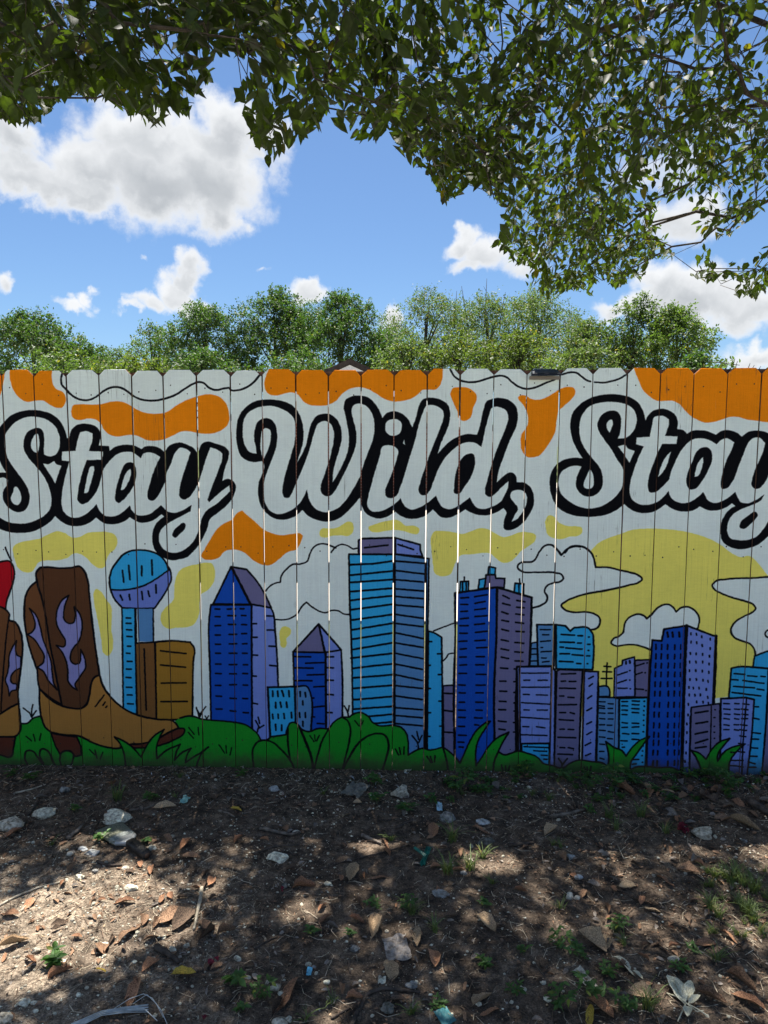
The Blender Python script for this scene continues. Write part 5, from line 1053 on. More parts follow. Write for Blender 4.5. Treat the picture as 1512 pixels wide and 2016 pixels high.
def background_trees():
    T = [
     ('oak_tree', 'dark green oak at the far left with a lumpy rounded top', 62, 617, 27, 92, G_DK, 15000, {}),
     ('oak_tree', 'dark green tree sloping down behind the far left oak', 150, 662, 28, 62, G_DK, 5000, {}),
     ('elm_tree', 'low green tree just above the fence between the two left oaks', 222, 682, 36, 52, G_MD, 4500, {}),
     ('elm_tree', 'small open-crowned tree left of the big dark green trees', 298, 641, 33, 52, G_MD, 4200, dict(openness=.25)),
     ('oak_tree', 'dark green tree with stepped top left of the two tallest dark trees', 402, 592, 31, 80, G_DK, 17000, {}),
     ('oak_tree', 'tall dense dark green tree left of the house gable', 540, 566, 32, 86, G_DK, 20000, {}),
     ('oak_tree', 'broad dense dark green tree right behind the house gable', 672, 573, 31, 96, G_DK, 21000, {}),
     ('willow_tree', 'pale green airy tree with a domed top right of the dark trees', 838, 568, 34, 86, G_LT, 12000, dict(openness=.36, lsize=.09)),
     ('willow_tree', 'pale green airy tree with bare dead twigs at its top', 962, 578, 35, 80, G_LT, 11000, dict(openness=.36, lsize=.09, spire=4)),
     ('willow_tree', 'pale green wide airy tree above the solar light', 1062, 566, 34, 84, G_LT, 11000, dict(openness=.36, lsize=.09)),
     ('elm_tree', 'mid green rounded tree between the airy pale trees and the right pair', 1158, 634, 30, 70, G_LT, 10000, dict(openness=.2)),
     ('elm_tree', 'tall narrow green tree, left one of the right pair', 1250, 584, 29, 50, G_MD, 9000, dict(openness=.15)),
     ('elm_tree', 'bright green tree with ragged right edge, right one of the right pair', 1336, 603, 28, 62, G_MD, 10000, dict(openness=.2)),
     ('bush', 'yellow-green bush peeping over the fence at left', 275, 706, 20, 66, G_YL, 3500, dict(base_z=.2)),
     ('bush', 'pale bush above the fence left of the middle of the airy trees', 800, 668, 26, 72, G_LT, 4500, dict(base_z=.2)),
     ('bush', 'yellow-green bush under the airy trees right of the house gable', 905, 655, 25, 78, G_YL, 5000, dict(base_z=.2)),
     ('bush', 'bright green bush behind the solar light', 1030, 650, 24, 82, G_YL, 5000, dict(base_z=.2)),
     ('bush', 'light green bush at the foot of the narrow tree', 1165, 676, 22, 60, G_LT, 3500, dict(base_z=.2)),
     ('bush', 'dark green bush low behind the orange boards at right', 1375, 700, 20, 42, G_DK, 2500, dict(base_z=.2)),
     ('bush', 'dark bush low behind the fence under the left oaks', 120, 690, 22, 90, G_MD, 4500, dict(base_z=.2)),
     ('bush', 'green bush low behind the fence under the stepped dark tree', 400, 690, 24, 72, G_DK, 4500, dict(base_z=.2)),
     ('bush', 'green bush low behind the fence beside the house gable', 590, 690, 26, 72, G_DK, 4000, dict(base_z=.2)),
     ('background_tree', 'hazy mid green tree far back between the far left oak and the low green tree', 180, 676, 44, 130, G_MD, 7000, {}),
     ('background_tree', 'mid green tree far back behind the stepped dark tree', 330, 655, 44, 120, G_MD, 7000, {}),
     ('background_tree', 'dark green tree far back in the gap between the two tallest dark trees', 606, 590, 42, 100, G_DK, 9000, {}),
     ('background_tree', 'green tree far back between the house gable tree and the airy pale trees', 765, 640, 42, 90, G_MD, 8000, {}),
     ('background_tree', 'pale tree far back filling between the first two airy trees', 900, 592, 42, 100, G_LT, 9000, {}),
     ('background_tree', 'pale tree far back filling between the last two airy trees', 1015, 586, 42, 95, G_LT, 9000, {}),
     ('background_tree', 'pale tree far back left of the rounded mid green tree', 1120, 612, 42, 90, G_LT, 8000, {}),
     ('background_tree', 'green tree far back between the right pair of trees', 1290, 640, 40, 80, G_MD, 7000, {}),
     ('oak_tree', 'dark green tree beyond the left end of the fence', -160, 560, 30, 130, G_DK, 7000, {}),
     ('elm_tree', 'green tree beyond the right end of the fence', 1760, 600, 34, 130, G_MD, 7000, {}),
    ]
    for i, (nm, lb, px, py, d, hw, m, n, kw) in enumerate(T): 
        o = far_tree(nm, lb, px, py, d, hw, m, n, seed=40+i, **kw)
        if nm == 'bush': o['category'] = 'bush'; o['group'] = 'bushes beyond the fence'
    # thin bare shrub shoots above the right end of the fence
    rs = np.random.RandomState(7); D = 6.0
    at = lambda px, py: Vector(CL+ray(px, py)*(D/ray(px, py)[1]+3.16/ray(px, py)[1]))
    r0 = at(1430, 800); root = empty('scrub_shoots', (r0.x, r0.y, 0)); tag(root, 'thin grey-green shrub shoots sticking up over the fence at the far right', 'shrub')
    P = [([at(1395, 712), at(1425, 715), at(1456, 719)], [.006, .006, .004])]
    for px, py in ((1432, 706), (1443, 706), (1447, 706), (1452, 711), (1477, 715), (1485, 719), (1498, 721), (1424, 714), (1404, 720)):
        b = at(px-9, 790); P.append(([b, at(px-5, 735), at(px-3, (py+730)/2), at(px, py)], [.008, .006, .005, .003]))
    P.append(([Vector((r0.x, r0.y, -.1)), Vector((r0.x, r0.y, 1.)), at(1432, 760)], [.02, .016, .01]))
    V, F = tubes(P, 5); o = link('stem', mesh_np('stem', V, F), BARK, root); o.matrix_parent_inverse = Matrix.Translation((-r0.x, -r0.y, 0))
    n = 260; c = np.array([at(px, py) for px, py in zip(rs.uniform(1400, 1450, n), rs.uniform(716, 790, n))])+rs.randn(n, 3)*.08
    V, F = leaves_mesh(c, unit(rs.randn(n, 3)), unit(rs.randn(n, 3)), np.full(n, .06), np.full(n, .03)); o = link('foliage', mesh_np('foliage', V, F), G_MD, root); o.matrix_parent_inverse = Matrix.Translation((-r0.x, -r0.y, 0)); o['kind'] = 'stuff'
background_trees()

# ================================================================ THINGS ON THE GROUND
def put_on(o, x, y, dz=0.): o.location = (x, y, float(gz(x, y))+dz)
STONE_W = simple('limestone_white', (.50, .42, .30), .9, .35, 75, .6, c2=(.82, .72, .56))
STONE_T = simple('limestone_tan', (.30, .25, .17), .9, .4, 70, .6, c2=(.55, .50, .40))
STONE_G = simple('grey_stone', (.15, .145, .13), .9, .4, 70, .6, c2=(.30, .29, .26))
STONE_D = simple('mossy_stone', (.09, .088, .065), .95, .4, 70, .7, c2=(.20, .19, .16))
def stone_mesh(w, h, dep, seed, angular=.5, sub=3):
    bm = bmesh.new(); bmesh.ops.create_icosphere(bm, subdivisions=sub, radius=1); rs = random.Random(seed)
    planes = [(Vector((rs.gauss(0, 1), rs.gauss(0, 1), rs.gauss(0, .8))).normalized(), rs.uniform(.58, .9)) for _ in range(9)]
    o3 = Vector((seed*1.7, seed*.3, 2))
    for v in bm.verts:
        p = v.co.copy()
        for n, k in planes:
            e = p.dot(n)-k
            if e > 0: p -= n*e*angular*1.5
        p *= 1+.24*mnoise.noise(p*1.6+o3)+.13*mnoise.noise(p*3.6+o3)+.06*mnoise.noise(p*9+o3)
        v.co = Vector((p.x*w/2, p.y*dep/2, p.z*h/2))
    me = bpy.data.meshes.new('stone'); bm.to_mesh(me); bm.free()
    me.polygons.foreach_set('use_smooth', [angular < .5]*len(me.polygons)); return me
def at_px(px, py): 
    p = on_ground(px, py); return p, px_per_m(p)
STONES = [  # px, py (centre), width, height in photo pixels, rotation, material, angular, label
 (84,1600,44,26,-25,'W',.2,'smooth white oval limestone touching a rounder tan one at the far left'),
 (18,1622,50,34,-15,'T',.2,'round tan limestone at the left edge, in front of a white oval one'),
 (229,1607,62,34,8,'W',.8,'chunky white limestone just behind the paintbrush bristles'),
 (790,1556,36,44,0,'W2',.7,'pale grey wedge-shaped rock standing near the fence'),
 (881,1608,32,30,0,'G',.5,'rough grey rock beside a green weed, right of the pale wedge rock'),
 (547,1686,43,29,0,'W',.9,'squared white limestone block with a twig across its top'),
 (957,1655,32,22,10,'D',.5,'dark mossy grey rock under an orange dead leaf'),
 (1387,1637,44,32,-38,'W2',.8,'flat cream slab tipped up beside the crumpled dark red petals'),
 (181,1678,34,19,12,'G2',.8,'flat pale grey flake left of the paintbrush bristles'),
 (162,1671,20,10,10,'G2',.6,'thin grey flake touching the larger grey flake'),
 (137,1680,15,17,0,'T',.4,'small tan pebble left of the grey flakes'),
 (299,1668,17,15,30,'W',.6,'small white stone right of the paintbrush handle'),
 (127,1554,20,17,0,'G',.4,'rounded grey stone near the fence at left'),
 (156,1726,19,18,0,'W',.7,'white stone at the left of the sunlit patch'),
 (247,1708,17,14,20,'T',.6,'cream stone just below the paintbrush handle'),
 (258,1747,26,18,0,'W',.7,'bright white stone in the sunlit patch'),
 (187,1714,13,12,0,'G',.5,'small grey stone above the sunlit patch'),
 (870,1760,34,12,8,'G2',.4,'long flat grey stone in the middle of the bare soil'),
 (45,1972,26,19,0,'W',.4,'white stone in the bottom left corner area beside a smaller one'),
 (67,1973,15,12,20,'W',.6,'small white stone right beside a larger white stone at bottom left'),
 (155,1958,12,11,0,'W',.4,'small round white pebble right of the bottom left pair'),
 (8,2004,32,32,0,'W2',.5,'large pale rock cut by the bottom left corner of the photo'),
 (541,1943,21,18,0,'W',.8,'crumbly white stone left of the big brown leaf'),
 (552,1954,11,14,0,'W',.6,'little white stone touching the crumbly white one'),
 (643,1933,14,11,0,'W',.3,'small white oval pebble in the bottom middle'),
 (607,1898,13,12,0,'W',.3,'round white pebble above the bright blue chip'),
 (618,1903,9,8,0,'G',.3,'small tan-grey pebble beside the round white pebble'),
 (809,1938,24,18,0,'G',.8,'grey-brown flat stone with a white chip on its right'),
 (820,1932,8,10,0,'W',.6,'white chip on the right of the grey-brown flat stone'),
 (1122,1763,20,20,0,'W2',.7,'pale angular stone at the right, paired with a rounder one'),
 (1137,1767,15,13,0,'W2',.5,'rounder pale stone touching the pale angular one'),
 (1139,1728,17,13,20,'G2',.5,'oval grey stone in the right foreground soil'),
 (1124,1686,18,14,0,'G2',.7,'pale grey chip left of a row of brown leaves'),
 (1326,1887,22,11,0,'W2',.5,'thin pale chip above the pale torn leaf at right'),
 (943,1977,15,13,0,'W',.8,'bright white stone near the bottom right leaf heap'),
 (339,1870,19,17,0,'W',.9,'angular white stone beside the dark wood chunk'),
 (368,1861,14,13,0,'W',.7,'bright white stone right of the dark wood chunk'),
 (950,1618,28,13,14,'G2',.3,'smooth pale oval stone right of the rough grey rock'),
 (70,1870,20,15,0,'W2',.6,'white crumbly stone above the small green weed at left'),
 (103,1882,26,30,20,'W2',.7,'white crusted rock behind the small green weed at left'),
 (123,1894,16,13,0,'W',.7,'white rock chip right of the crusted rock'),
 (764,1982,26,32,0,'D',.5,'grey-green lichened stone under the curved branch'),
 (568,2004,13,18,30,'W',.8,'upright white chip in the bottom left-middle'),
 (552,2012,32,14,0,'W2',.5,'long pale stone cut by the bottom edge'),
 (70,1990,12,9,0,'W',.5,'tiny white pebble below the bottom left pair'),
 (1070,1933,13,12,0,'W',.8,'white chip left of the bright green weed at bottom right'),
 (1078,1967,17,13,-20,'W',.9,'folded white chip beside the bright green weed at bottom right'),
 (1316,1732,0,0,0,'W',.5,''),
 (1387,1707,15,9,0,'W',.8,'pair-forming white chip on the right soil'),
 (1428,1715,13,9,0,'T',.3,'cream pebble at the right edge of the bare soil'),
 (1335,1862,11,9,0,'T',.3,'small cream pebble among the right leaves'),
 (35,1913,0,0,0,'W',.5,''),
 (300,1888,16,8,10,'W',.6,'flat white pebble among the leaves left of centre'),
 (264,1893,14,8,0,'W',.6,'flat white pebble left of its twin among the leaves'),
 (202,1861,22,8,-30,'W2',.4,'slim white sliver at the edge of the sunlit patch'),
 (152,1959,0,0,0,'W',.5,''),
 (488,1924,13,9,0,'W',.7,'bright white chip above the three-leaved seedling'),
 (468,1886,16,16,0,'W',.9,'crumbly white stone right of the red petals'),
 (697,1867,20,16,0,'G',.5,'small grey rock with twigs in front'),
 (1262,1694,0,0,0,'W',.5,''),
 (1465,1655,14,10,20,'G',.6,'grey chip near the fallen leaves at the right edge'),
 (540,1552,22,14,-20,'G2',.5,'grey curled chip close to the fence left of centre'),
 (582,1638,18,11,10,'T',.4,'cream pebble resting on the end of a stick'),
 (561,1742,13,17,0,'D',.5,'small upright grey-green stone above the leaf cluster'),
 (645,1739,14,13,0,'W',.8,'white crumb of stone right of the brown leaf cluster'),
 (912,1718,15,12,0,'G',.5,'grey pebble in the grass tuft right of the green plastic'),
]
MAT = {'W': STONE_W, 'T': STONE_T, 'G': STONE_G, 'D': STONE_D,
       'W2': simple('cream_limestone', (.40, .34, .24), .9, .4, 70, .6, c2=(.58, .53, .42)), 'G2': simple('pale_grey_stone', (.28, .26, .21), .85, .35, 70, .4, c2=(.40, .41, .40))}
def stones():
    for i, (px, py, w, h, rot, mt, ang, lab) in enumerate(STONES):
        if not lab: continue
        p, s = at_px(px, py+h*.28); wm = w/s; hm = h/s
        dep = wm*.75; ht = max(.35*wm, hm*.78)
        if h > w: ht = hm*.62; dep = wm*1.3
        me = stone_mesh(wm*1.08, ht, dep, i+3, ang, 3 if w > 18 else 2); me.materials.append(MAT[mt])
        o = link('stone', me); o.rotation_euler = (R(-12), 0, 0) if h > w else (0, R(rot*.35), 0); put_on(o, p.x, p.y+dep*.1, ht*.20)
        o.rotation_euler.z = R(rot*.5)
        tag(o, lab, 'stone')
stones()
def pebbles():
    rs = random.Random(12); meshes = []
    for k in range(6):
        me = stone_mesh(1, .62, .85, 60+k, .5, 2); me.materials.append(STONE_W if k % 3 else MAT['W2']); meshes.append(me)
    for zone, n, lab, grp in (((0, 1690, 420, 2010), 74, 'small white limestone pebble on the gritty soil at the lower left', 'small white pebbles at the lower left'),
                              ((420, 1760, 1512, 2010), 46, 'small white limestone pebble scattered on the darker soil along the bottom', 'small white pebbles along the bottom'),
                              ((0, 1530, 1512, 1740), 40, 'small pale limestone pebble on the soil between fence and middle ground', 'small pale pebbles nearer the fence')):
        for k in range(n):
            p, s = at_px(rs.uniform(zone[0], zone[2]), rs.uniform(zone[1], zone[3])); r = rs.uniform(5, 11)/s
            o = link('pebble', meshes[rs.randrange(6)]); o.scale = (r, r, r); o.rotation_euler = (rs.uniform(-.4, .4), rs.uniform(-.4, .4), rs.uniform(0, 6.3)); put_on(o, p.x, p.y, r*.12); tag(o, lab, 'pebble', grp)
pebbles()

# ---- dead leaves
BR = [simple('dead_leaf_brown', (.16, .085, .048), .75, .45, 26, .5, c2=(.30, .18, .105)), simple('dead_leaf_rust', (.25, .12, .06), .7, .4, 26, .5, c2=(.42, .22, .12)),
      simple('dead_leaf_tan', (.33, .22, .125), .75, .35, 26, .5, c2=(.52, .37, .22)), simple('dead_leaf_dark', (.05, .034, .025), .8, .45, 26, .5, c2=(.15, .10, .065)),
      simple('dead_leaf_grey', (.16, .13, .105), .8, .35, 26, .5, c2=(.26, .22, .18)), simple('yellow_leaf', (.42, .27, .035), .6, .3, 20, .4, c2=(.55, .38, .06)), simple('pale_leaf', (.50, .46, .30), .7, .25, 20, .3, c2=(.60, .58, .44))]
def dead_leaf_mesh(seed, asp=.4, curl=1.):
    rs = random.Random(seed); nu, nv = 9, 5; V = []; F = []
    c1, c2, c3, tw = rs.uniform(-.9, .9)*curl, rs.uniform(.2, 1.5)*curl, rs.uniform(-.6, .6)*curl, rs.uniform(-.7, .7)
    ph = rs.uniform(0, 6)
    for i in range(nu):
        u = i/(nu-1); w = asp*.5*(math.sin(math.pi*min(1, u**.85))**.72+.015)*(1+.10*math.sin(u*19+ph)); cen = .05*math.sin(u*3+ph)
        for j in range(nv):
            s = (j/(nv-1)-.5)*2; x = u-.5; y = s*w+cen*.7
            z = .16*c1*(u-.5)**2*2+abs(s)**1.6*w*c2*.75+.05*math.sin(u*7+ph)*curl*(.3+abs(s))*.6+s*w*tw*math.sin(u*3)+c3*.12*u*u
            V.append((x, y, z))
    for i in range(nu-1):
        for j in range(nv-1): a = i*nv+j; F.append((a, a+1, a+nv+1, a+nv))
    b = len(V); st = [(-.5-.13, 0, .03), (-.5, .010, V[2][2]), (-.5, -.010, V[2][2])]; V += st; F.append((b, b+1, b+2))
    me = mesh_np('fallen_leaf', V, F, True); return me
DL = [dead_leaf_mesh(s, a, c) for s, a, c in ((1, .40, 1.), (2, .36, 1.5), (3, .46, .7), (4, .30, 1.9), (5, .42, 1.2), (6, .5, .9), (7, .34, 1.4), (8, .26, 2.2))]
LEAVES = [ # px,py,len px,rot deg(image),material,label
 (245,1778,42,6,1,'narrow orange-brown leaf at the top edge of the sunlit patch'),
 (736,1826,50,78,2,'upright tan leaf with pointed tip above the torn grey cardboard'),
 (768,1911,48,100,2,'light tan leaf lying below the torn grey cardboard'),
 (822,1845,46,88,2,'thin curled tan leaf right of the torn grey cardboard'),
 (858,1892,40,75,1,'rusty brown leaf right of the light tan leaf'),
 (958,1824,44,-48,2,'bright tan leaf with a pale hooked stem right of centre'),
 (566,1958,66,62,1,'long curved brown leaf in the bottom left-middle'),
 (548,1985,42,70,3,'dark brown leaf beneath the long curved brown leaf'),
 (264,1957,52,95,1,'upright orange-brown leaf above the white string'),
 (28,1862,56,14,2,'broad curved tan-brown leaf at the left edge'),
 (152,1848,24,0,1,'cupped brown leaf below the sunlit patch'),
 (258,1838,50,55,0,'dull brown curled leaf near the dark wood chunk'),
 (297,1905,34,35,1,'small brown leaf below the dark wood chunk'),
 (362,1922,50,4,5,'olive-yellow leaf lying among white crumbs'),
 (200,1914,26,-12,5,'small yellow leaf left of the upright orange-brown leaf'),
 (449,1835,42,25,0,'reddish brown leaf right of the pale stick'),
 (465,1597,26,-6,5,'bright yellow leaf on the dark soil near the fence'),
 (366,1665,34,60,1,'curled brown leaf right of the paintbrush handle'),
 (376,1689,38,0,0,'flat brown leaf below the curled brown leaf, right of the paintbrush'),
 (683,1606,24,40,2,'pale tan leaf below the grey curled cloth scrap'),
 (703,1584,20,-10,2,'small cream leaf beside the grey cloth scrap'),
 (694,1722,38,68,2,'cupped tan leaf above the bare soil centre'),
 (746,1730,34,6,1,'flat rusty leaf right of the cupped tan leaf'),
 (601,1747,52,10,1,'brown leaf cluster edge by the white crumb'),
 (640,1814,30,28,1,'orange leaf tip with a pale stem'),
 (703,1816,34,-14,1,'folded rusty leaf left of the upright tan leaf'),
 (852,1636,34,70,1,'rusty leaf below the rough grey rock'),
 (948,1637,40,-18,1,'orange leaf lying on the dark mossy rock'),
 (1085,1640,36,18,2,'broad tan leaf on the bare soil right of centre'),
 (1272,1555,30,-70,2,'upright tan leaf leaning among the right weeds'),
 (1305,1560,44,-12,2,'long tan leaf right of the upright one by the fence'),
 (1232,1558,36,-35,1,'brown leaf behind the broad green weed by the fence'),
 (1362,1556,30,35,1,'curled brown leaf at the foot of the plum boards'),
 (1466,1628,46,-30,2,'broad pale tan leaf at the right edge of the soil'),
 (1420,1612,34,8,0,'brown leaf right of the tipped cream slab'),
 (1438,1590,40,12,0,'dull brown leaf in the leaf pile under the right end of the fence'),
 (1265,1964,58,-14,2,'curled long brown leaf left of the dead white seedling'),
 (1183,1992,52,-48,1,'broad brown leaf cut by the bottom edge at right'),
 (1160,2003,40,60,5,'yellow-brown leaf at the bottom edge beside the broad brown leaf'),
 (1462,1936,54,-30,0,'folded grey-brown leaf at the right edge'),
 (1475,1975,58,-22,1,'wide cracked tan leaf in the bottom right corner'),
 (1400,1968,56,-24,0,'dark brown leaf right of the dead white seedling'),
 (1390,1862,46,5,1,'pinkish brown crumpled leaf on the right soil'),
 (1441,1852,40,-42,1,'narrow brown leaf right of the pinkish crumpled leaf'),
 (1166,1858,52,-42,2,'narrow tan leaf crossing above the broad green weeds'),
 (1192,1862,34,60,2,'short tan leaf forming a V with the narrow tan one'),
 (1284,1795,34,-8,2,'small tan boat-shaped leaf on the right soil'),
 (1196,1790,26,80,0,'upright brown leaf above the right green weeds'),
 (1262,1776,22,55,1,'short rusty leaf in the right middle of the soil'),
 (1025,1757,30,0,1,'orange-brown flat leaf below the long twig'),
 (1236,1747,40,4,2,'light brown wide leaf pair above the bare right soil'),
 (1310,1738,36,-48,1,'brown leaf with torn end on the right soil'),
 (1355,1720,42,-14,0,'mauve-brown leaf beside the right grass patch'),
 (950,1975,52,32,2,'large tan curved leaf at the bottom right of centre'),
 (964,1995,46,18,1,'crinkled orange leaf in the leaf heap bottom right of centre'),
 (700,1968,40,6,1,'flat brown leaf under the curved branch'),
 (785,1972,36,0,3,'dark brown leaf behind the curved branch'),
 (408,1843,46,60,3,'dark leaf right of the pale stick foot'),
 (340,1806,56,30,0,'brown leaf in the heap below the pale grey flake'),
 (310,1848,54,14,0,'dull leaf at the bottom of the left leaf heap'),
 (362,1818,50,48,3,'dark leaf leaning in the left leaf heap'),
 (196,1874,34,-28,0,'brown leaf with a sunlit tip in the left half'),
 (60,1905,22,50,0,'narrow reddish leaf left of the small green weed'),
 (118,1918,42,30,1,'brown leaf under the small green weed at left'),
 (24,1645,30,30,1,'rusty leaf below the round tan limestone'),
 (222,1547,20,60,1,'small orange-brown leaf close to the fence at left'),
 (325,1590,44,10,2,'long tan leaf above the fallen twig at left'),
]
def fallen(px, py, Lpx, rot, mt, i, lab=None, grp=None):
    p, s = at_px(px, py); L = Lpx/s
    fs = max(.45, -float((p-Vector(CL)).normalized().z))
    a = math.atan2(math.sin(R(rot))/fs, math.cos(R(rot))); L *= (min(1.4, math.hypot(math.cos(R(rot)), math.sin(R(rot))/fs)) if grp is None else 1.)*.95
    me = DL[i % len(DL)].copy() if False else LM[(i % len(DL), mt)]
    o = link('fallen_leaf', me); o.scale = (L, L, L*.9); o.rotation_euler = (R(RS.uniform(-14, 14)), R(RS.uniform(-10, 10)), a)
    put_on(o, p.x, p.y, .006+.004*RS.random())
    tag(o, lab, 'leaf', grp); return o
LM = {}
for i_, me_ in enumerate(DL):
    for j_, mm in enumerate(BR):
        c_ = me_.copy(); c_.materials.append(mm); LM[(i_, j_)] = c_
RS = random.Random(77)
def leaf_litter():
    for i, (px, py, L, rot, mt, lab) in enumerate(LEAVES): fallen(px, py, L, rot, mt, i, lab)
    # unnamed companions: leaves nothing tells apart, by kind and by where they lie
    zones = [('dull brown dead leaf in the leaf drift under the right end of the fence', 'dead leaves drifted under the right end of the fence', (1270, 1528, 1540, 1625), 62, (18, 36), (0, 1, 4, 3)),
             ('dead brown leaf among the weeds at the foot of the fence right of centre', 'dead leaves among the weeds along the fence', (860, 1526, 1280, 1600), 34, (13, 28), (0, 3, 4)),
             ('small dark dead leaf on the dark soil near the left part of the fence', 'dead leaves near the left part of the fence', (0, 1530, 860, 1660), 44, (12, 26), (0, 3, 3, 4)),
             ('dead brown leaf on the bare soil in the middle distance', 'dead leaves on the middle soil', (300, 1640, 1280, 1800), 34, (15, 32), (0, 1, 3)),
             ('dead brown leaf on the right side of the bare soil', 'dead leaves on the right soil', (1150, 1660, 1530, 1900), 46, (12, 30), (0, 1, 4, 3)),
             ('dead brown leaf on the gritty soil at the left', 'dead leaves on the left soil', (0, 1700, 460, 1940), 34, (15, 38), (0, 1, 3)),
             ('dead brown leaf on the soil along the bottom of the photo', 'dead leaves along the bottom', (480, 1800, 1530, 2040), 34, (14, 32), (0, 0, 1, 3, 4))]
    for lab, grp, (x0, y0, x1, y1), n, (l0, l1), ms in zones:
        for k in range(n):
            fallen(RS.uniform(x0, x1), RS.uniform(y0, y1), RS.uniform(l0, l1), RS.uniform(-180, 180), RS.choice(ms), RS.randrange(99), lab, grp)
leaf_litter()

# ---- loose bits nobody could count: grit, bark crumbs, rootlets, dry grass
def litter_stuff():
    rs = np.random.RandomState(5)
    def scatter(n, dens=None):
        x = rs.uniform(-2.3, 2.1, n*2); y = -2.05*rs.rand(n*2)**1.0+.03
        if dens is not None: k = rs.rand(n*2) < dens(x, y); x, y = x[k], y[k]
        return x[:n], y[:n]
    # grit
    x, y = scatter(17000, lambda x, y: np.clip(.20+.75*np.clip((-x-.1)/1.5, 0, 1)*np.clip((-y-.25)/.6, 0, 1)+.9*vnoise(x*3, y*3), .04, 1))
    n = len(x); r = .0014+.0050*rs.rand(n)**4.5; oct_ = np.array([(1, 0, 0), (0, 1, 0), (-1, 0, 0), (0, -1, 0), (0, 0, 1), (0, 0, -1)], float)
    A = rs.rand(n)*6.28; sc = rs.uniform(.6, 1.4, (n, 6, 1))
    v = oct_[None]*sc; vx = v[..., 0]*np.cos(A)[:, None]-v[..., 1]*np.sin(A)[:, None]; vy = v[..., 0]*np.sin(A)[:, None]+v[..., 1]*np.cos(A)[:, None]
    V = np.stack([vx*r[:, None]+x[:, None], vy*r[:, None]*.8+y[:, None], v[..., 2]*r[:, None]*.6+(gz(x, y)+r*.35)[:, None]], -1).reshape(-1, 3)
    T = np.array([(0, 1, 4), (1, 2, 4), (2, 3, 4), (3, 0, 4), (1, 0, 5), (2, 1, 5), (3, 2, 5), (0, 3, 5)]); F = ((np.arange(n)*6)[:, None, None]+T).reshape(-1, 3)
    o = link('limestone_grit', mesh_np('limestone_grit', V, F), STONE_W); tag(o, 'tiny white limestone crumbs sprinkled over the soil', 'grit', kind='stuff')
    # bark crumbs / leaf flakes
    for nm, n0, mt, s0, s1, lab, dn in (('leaf_flake', 17000, BR[3], .003, .016, 'dark crumbled leaf and bark flakes on the soil', lambda x, y: np.clip(.35+.5*np.exp(-(y/.5)**2)+.25*np.clip(x, 0, 1.5)+1.2*vnoise(x*2.3+5, y*2.3), .08, 1)),
                                        ('leaf_crumb', 9000, BR[0], .003, .015, 'brown crumbled leaf pieces on the soil', lambda x, y: np.clip(.3+.3*np.clip(x, 0, 1.5)+1.4*vnoise(x*2.9+2, y*2.9), .03, 1)),
                                        ('leaf_piece', 1500, BR[0], .012, .034, 'broken dead leaf pieces matted on the soil', lambda x, y: np.clip(.3+.3*np.clip(x, 0, 1.5)+.4*np.exp(-(y/.4)**2)+1.4*vnoise(x*2.1+12, y*2.1), .05, 1)), ('leaf_shred', 1100, BR[4], .012, .030, 'grey-brown weathered leaf shreds on the soil', None),
                                        ('leaf_chip', 2600, BR[2], .003, .012, 'light tan leaf chips on the soil', None)):
        x, y = scatter(n0, dn); n = len(x); L = s0+(s1-s0)*rs.rand(n)**2; A = rs.rand(n)*6.28
        P = np.stack([x, y, gz(x, y)+.0015+.003*rs.rand(n)], -1); D = np.stack([np.cos(A), np.sin(A), rs.uniform(-.15, .35, n)], -1); N = unit(np.stack([rs.randn(n)*.35, rs.randn(n)*.35, np.ones(n)], -1))
        V, F = leaves_mesh(P, unit(D), N, L, L*rs.uniform(.25, .7, n), .5)
        tag(link(nm, mesh_np(nm, V, F), mt), lab, 'leaf litter', kind='stuff')
    # rootlets and dry stems: thin bent ribbons
    for nm, n0, mt, l0, l1, w0, lab in (('dry_stem', 5200, simple('straw', (.22, .17, .11), .8, .5, 30, c2=(.42, .35, .25)), .012, .075, .0007, 'dry pale grass stems and rootlets strewn over the soil'),
                                   ('rootlet', 6500, BR[3], .012, .08, .0009, 'fine dark rootlets and twigs strewn over the soil')):
        x, y = scatter(n0, lambda x, y: np.clip(.4+.4*np.exp(-(y/.4)**2)+1.3*vnoise(x*2+8, y*2), .06, 1)); n = len(x)
        L = l0+(l1-l0)*rs.rand(n)**2.2; A = rs.rand(n)*6.28; B = A+rs.randn(n)*.6
        p0 = np.stack([x, y], -1); p1 = p0+np.stack([np.cos(A), np.sin(A)], -1)*L[:, None]*.5; p2 = p1+np.stack([np.cos(B), np.sin(B)], -1)*L[:, None]*.5
        P = np.stack([p0, p1, p2], 1); z = gz(P[..., 0], P[..., 1])+.001; z[:, 1] += L*rs.rand(n)*.16; z[:, 2] += L*.12*rs.rand(n)
        w = (w0*rs.uniform(.7, 1.5, n))[:, None]; nn = np.stack([-np.sin((A+B)/2), np.cos((A+B)/2)], -1)[:, None]*w[..., None]
        a = np.concatenate([P-nn, z[..., None]], -1); b = np.concatenate([P+nn, (z+.0006)[..., None]], -1); c = np.concatenate([P, (z+w*1.2)[..., None]], -1)
        V = np.concatenate([a, c, b], 1).reshape(-1, 3); base = (np.arange(n)*9)[:, None, None]
        F = (base+np.array([(0, 3, 4, 1), (1, 4, 5, 2), (3, 6, 7, 4), (4, 7, 8, 5)])).reshape(-1, 4)
        tag(link(nm, mesh_np(nm, V, F), mt), lab, 'dry stems', kind='stuff')
    # moss-low green seedlings haze on the right
litter_stuff()

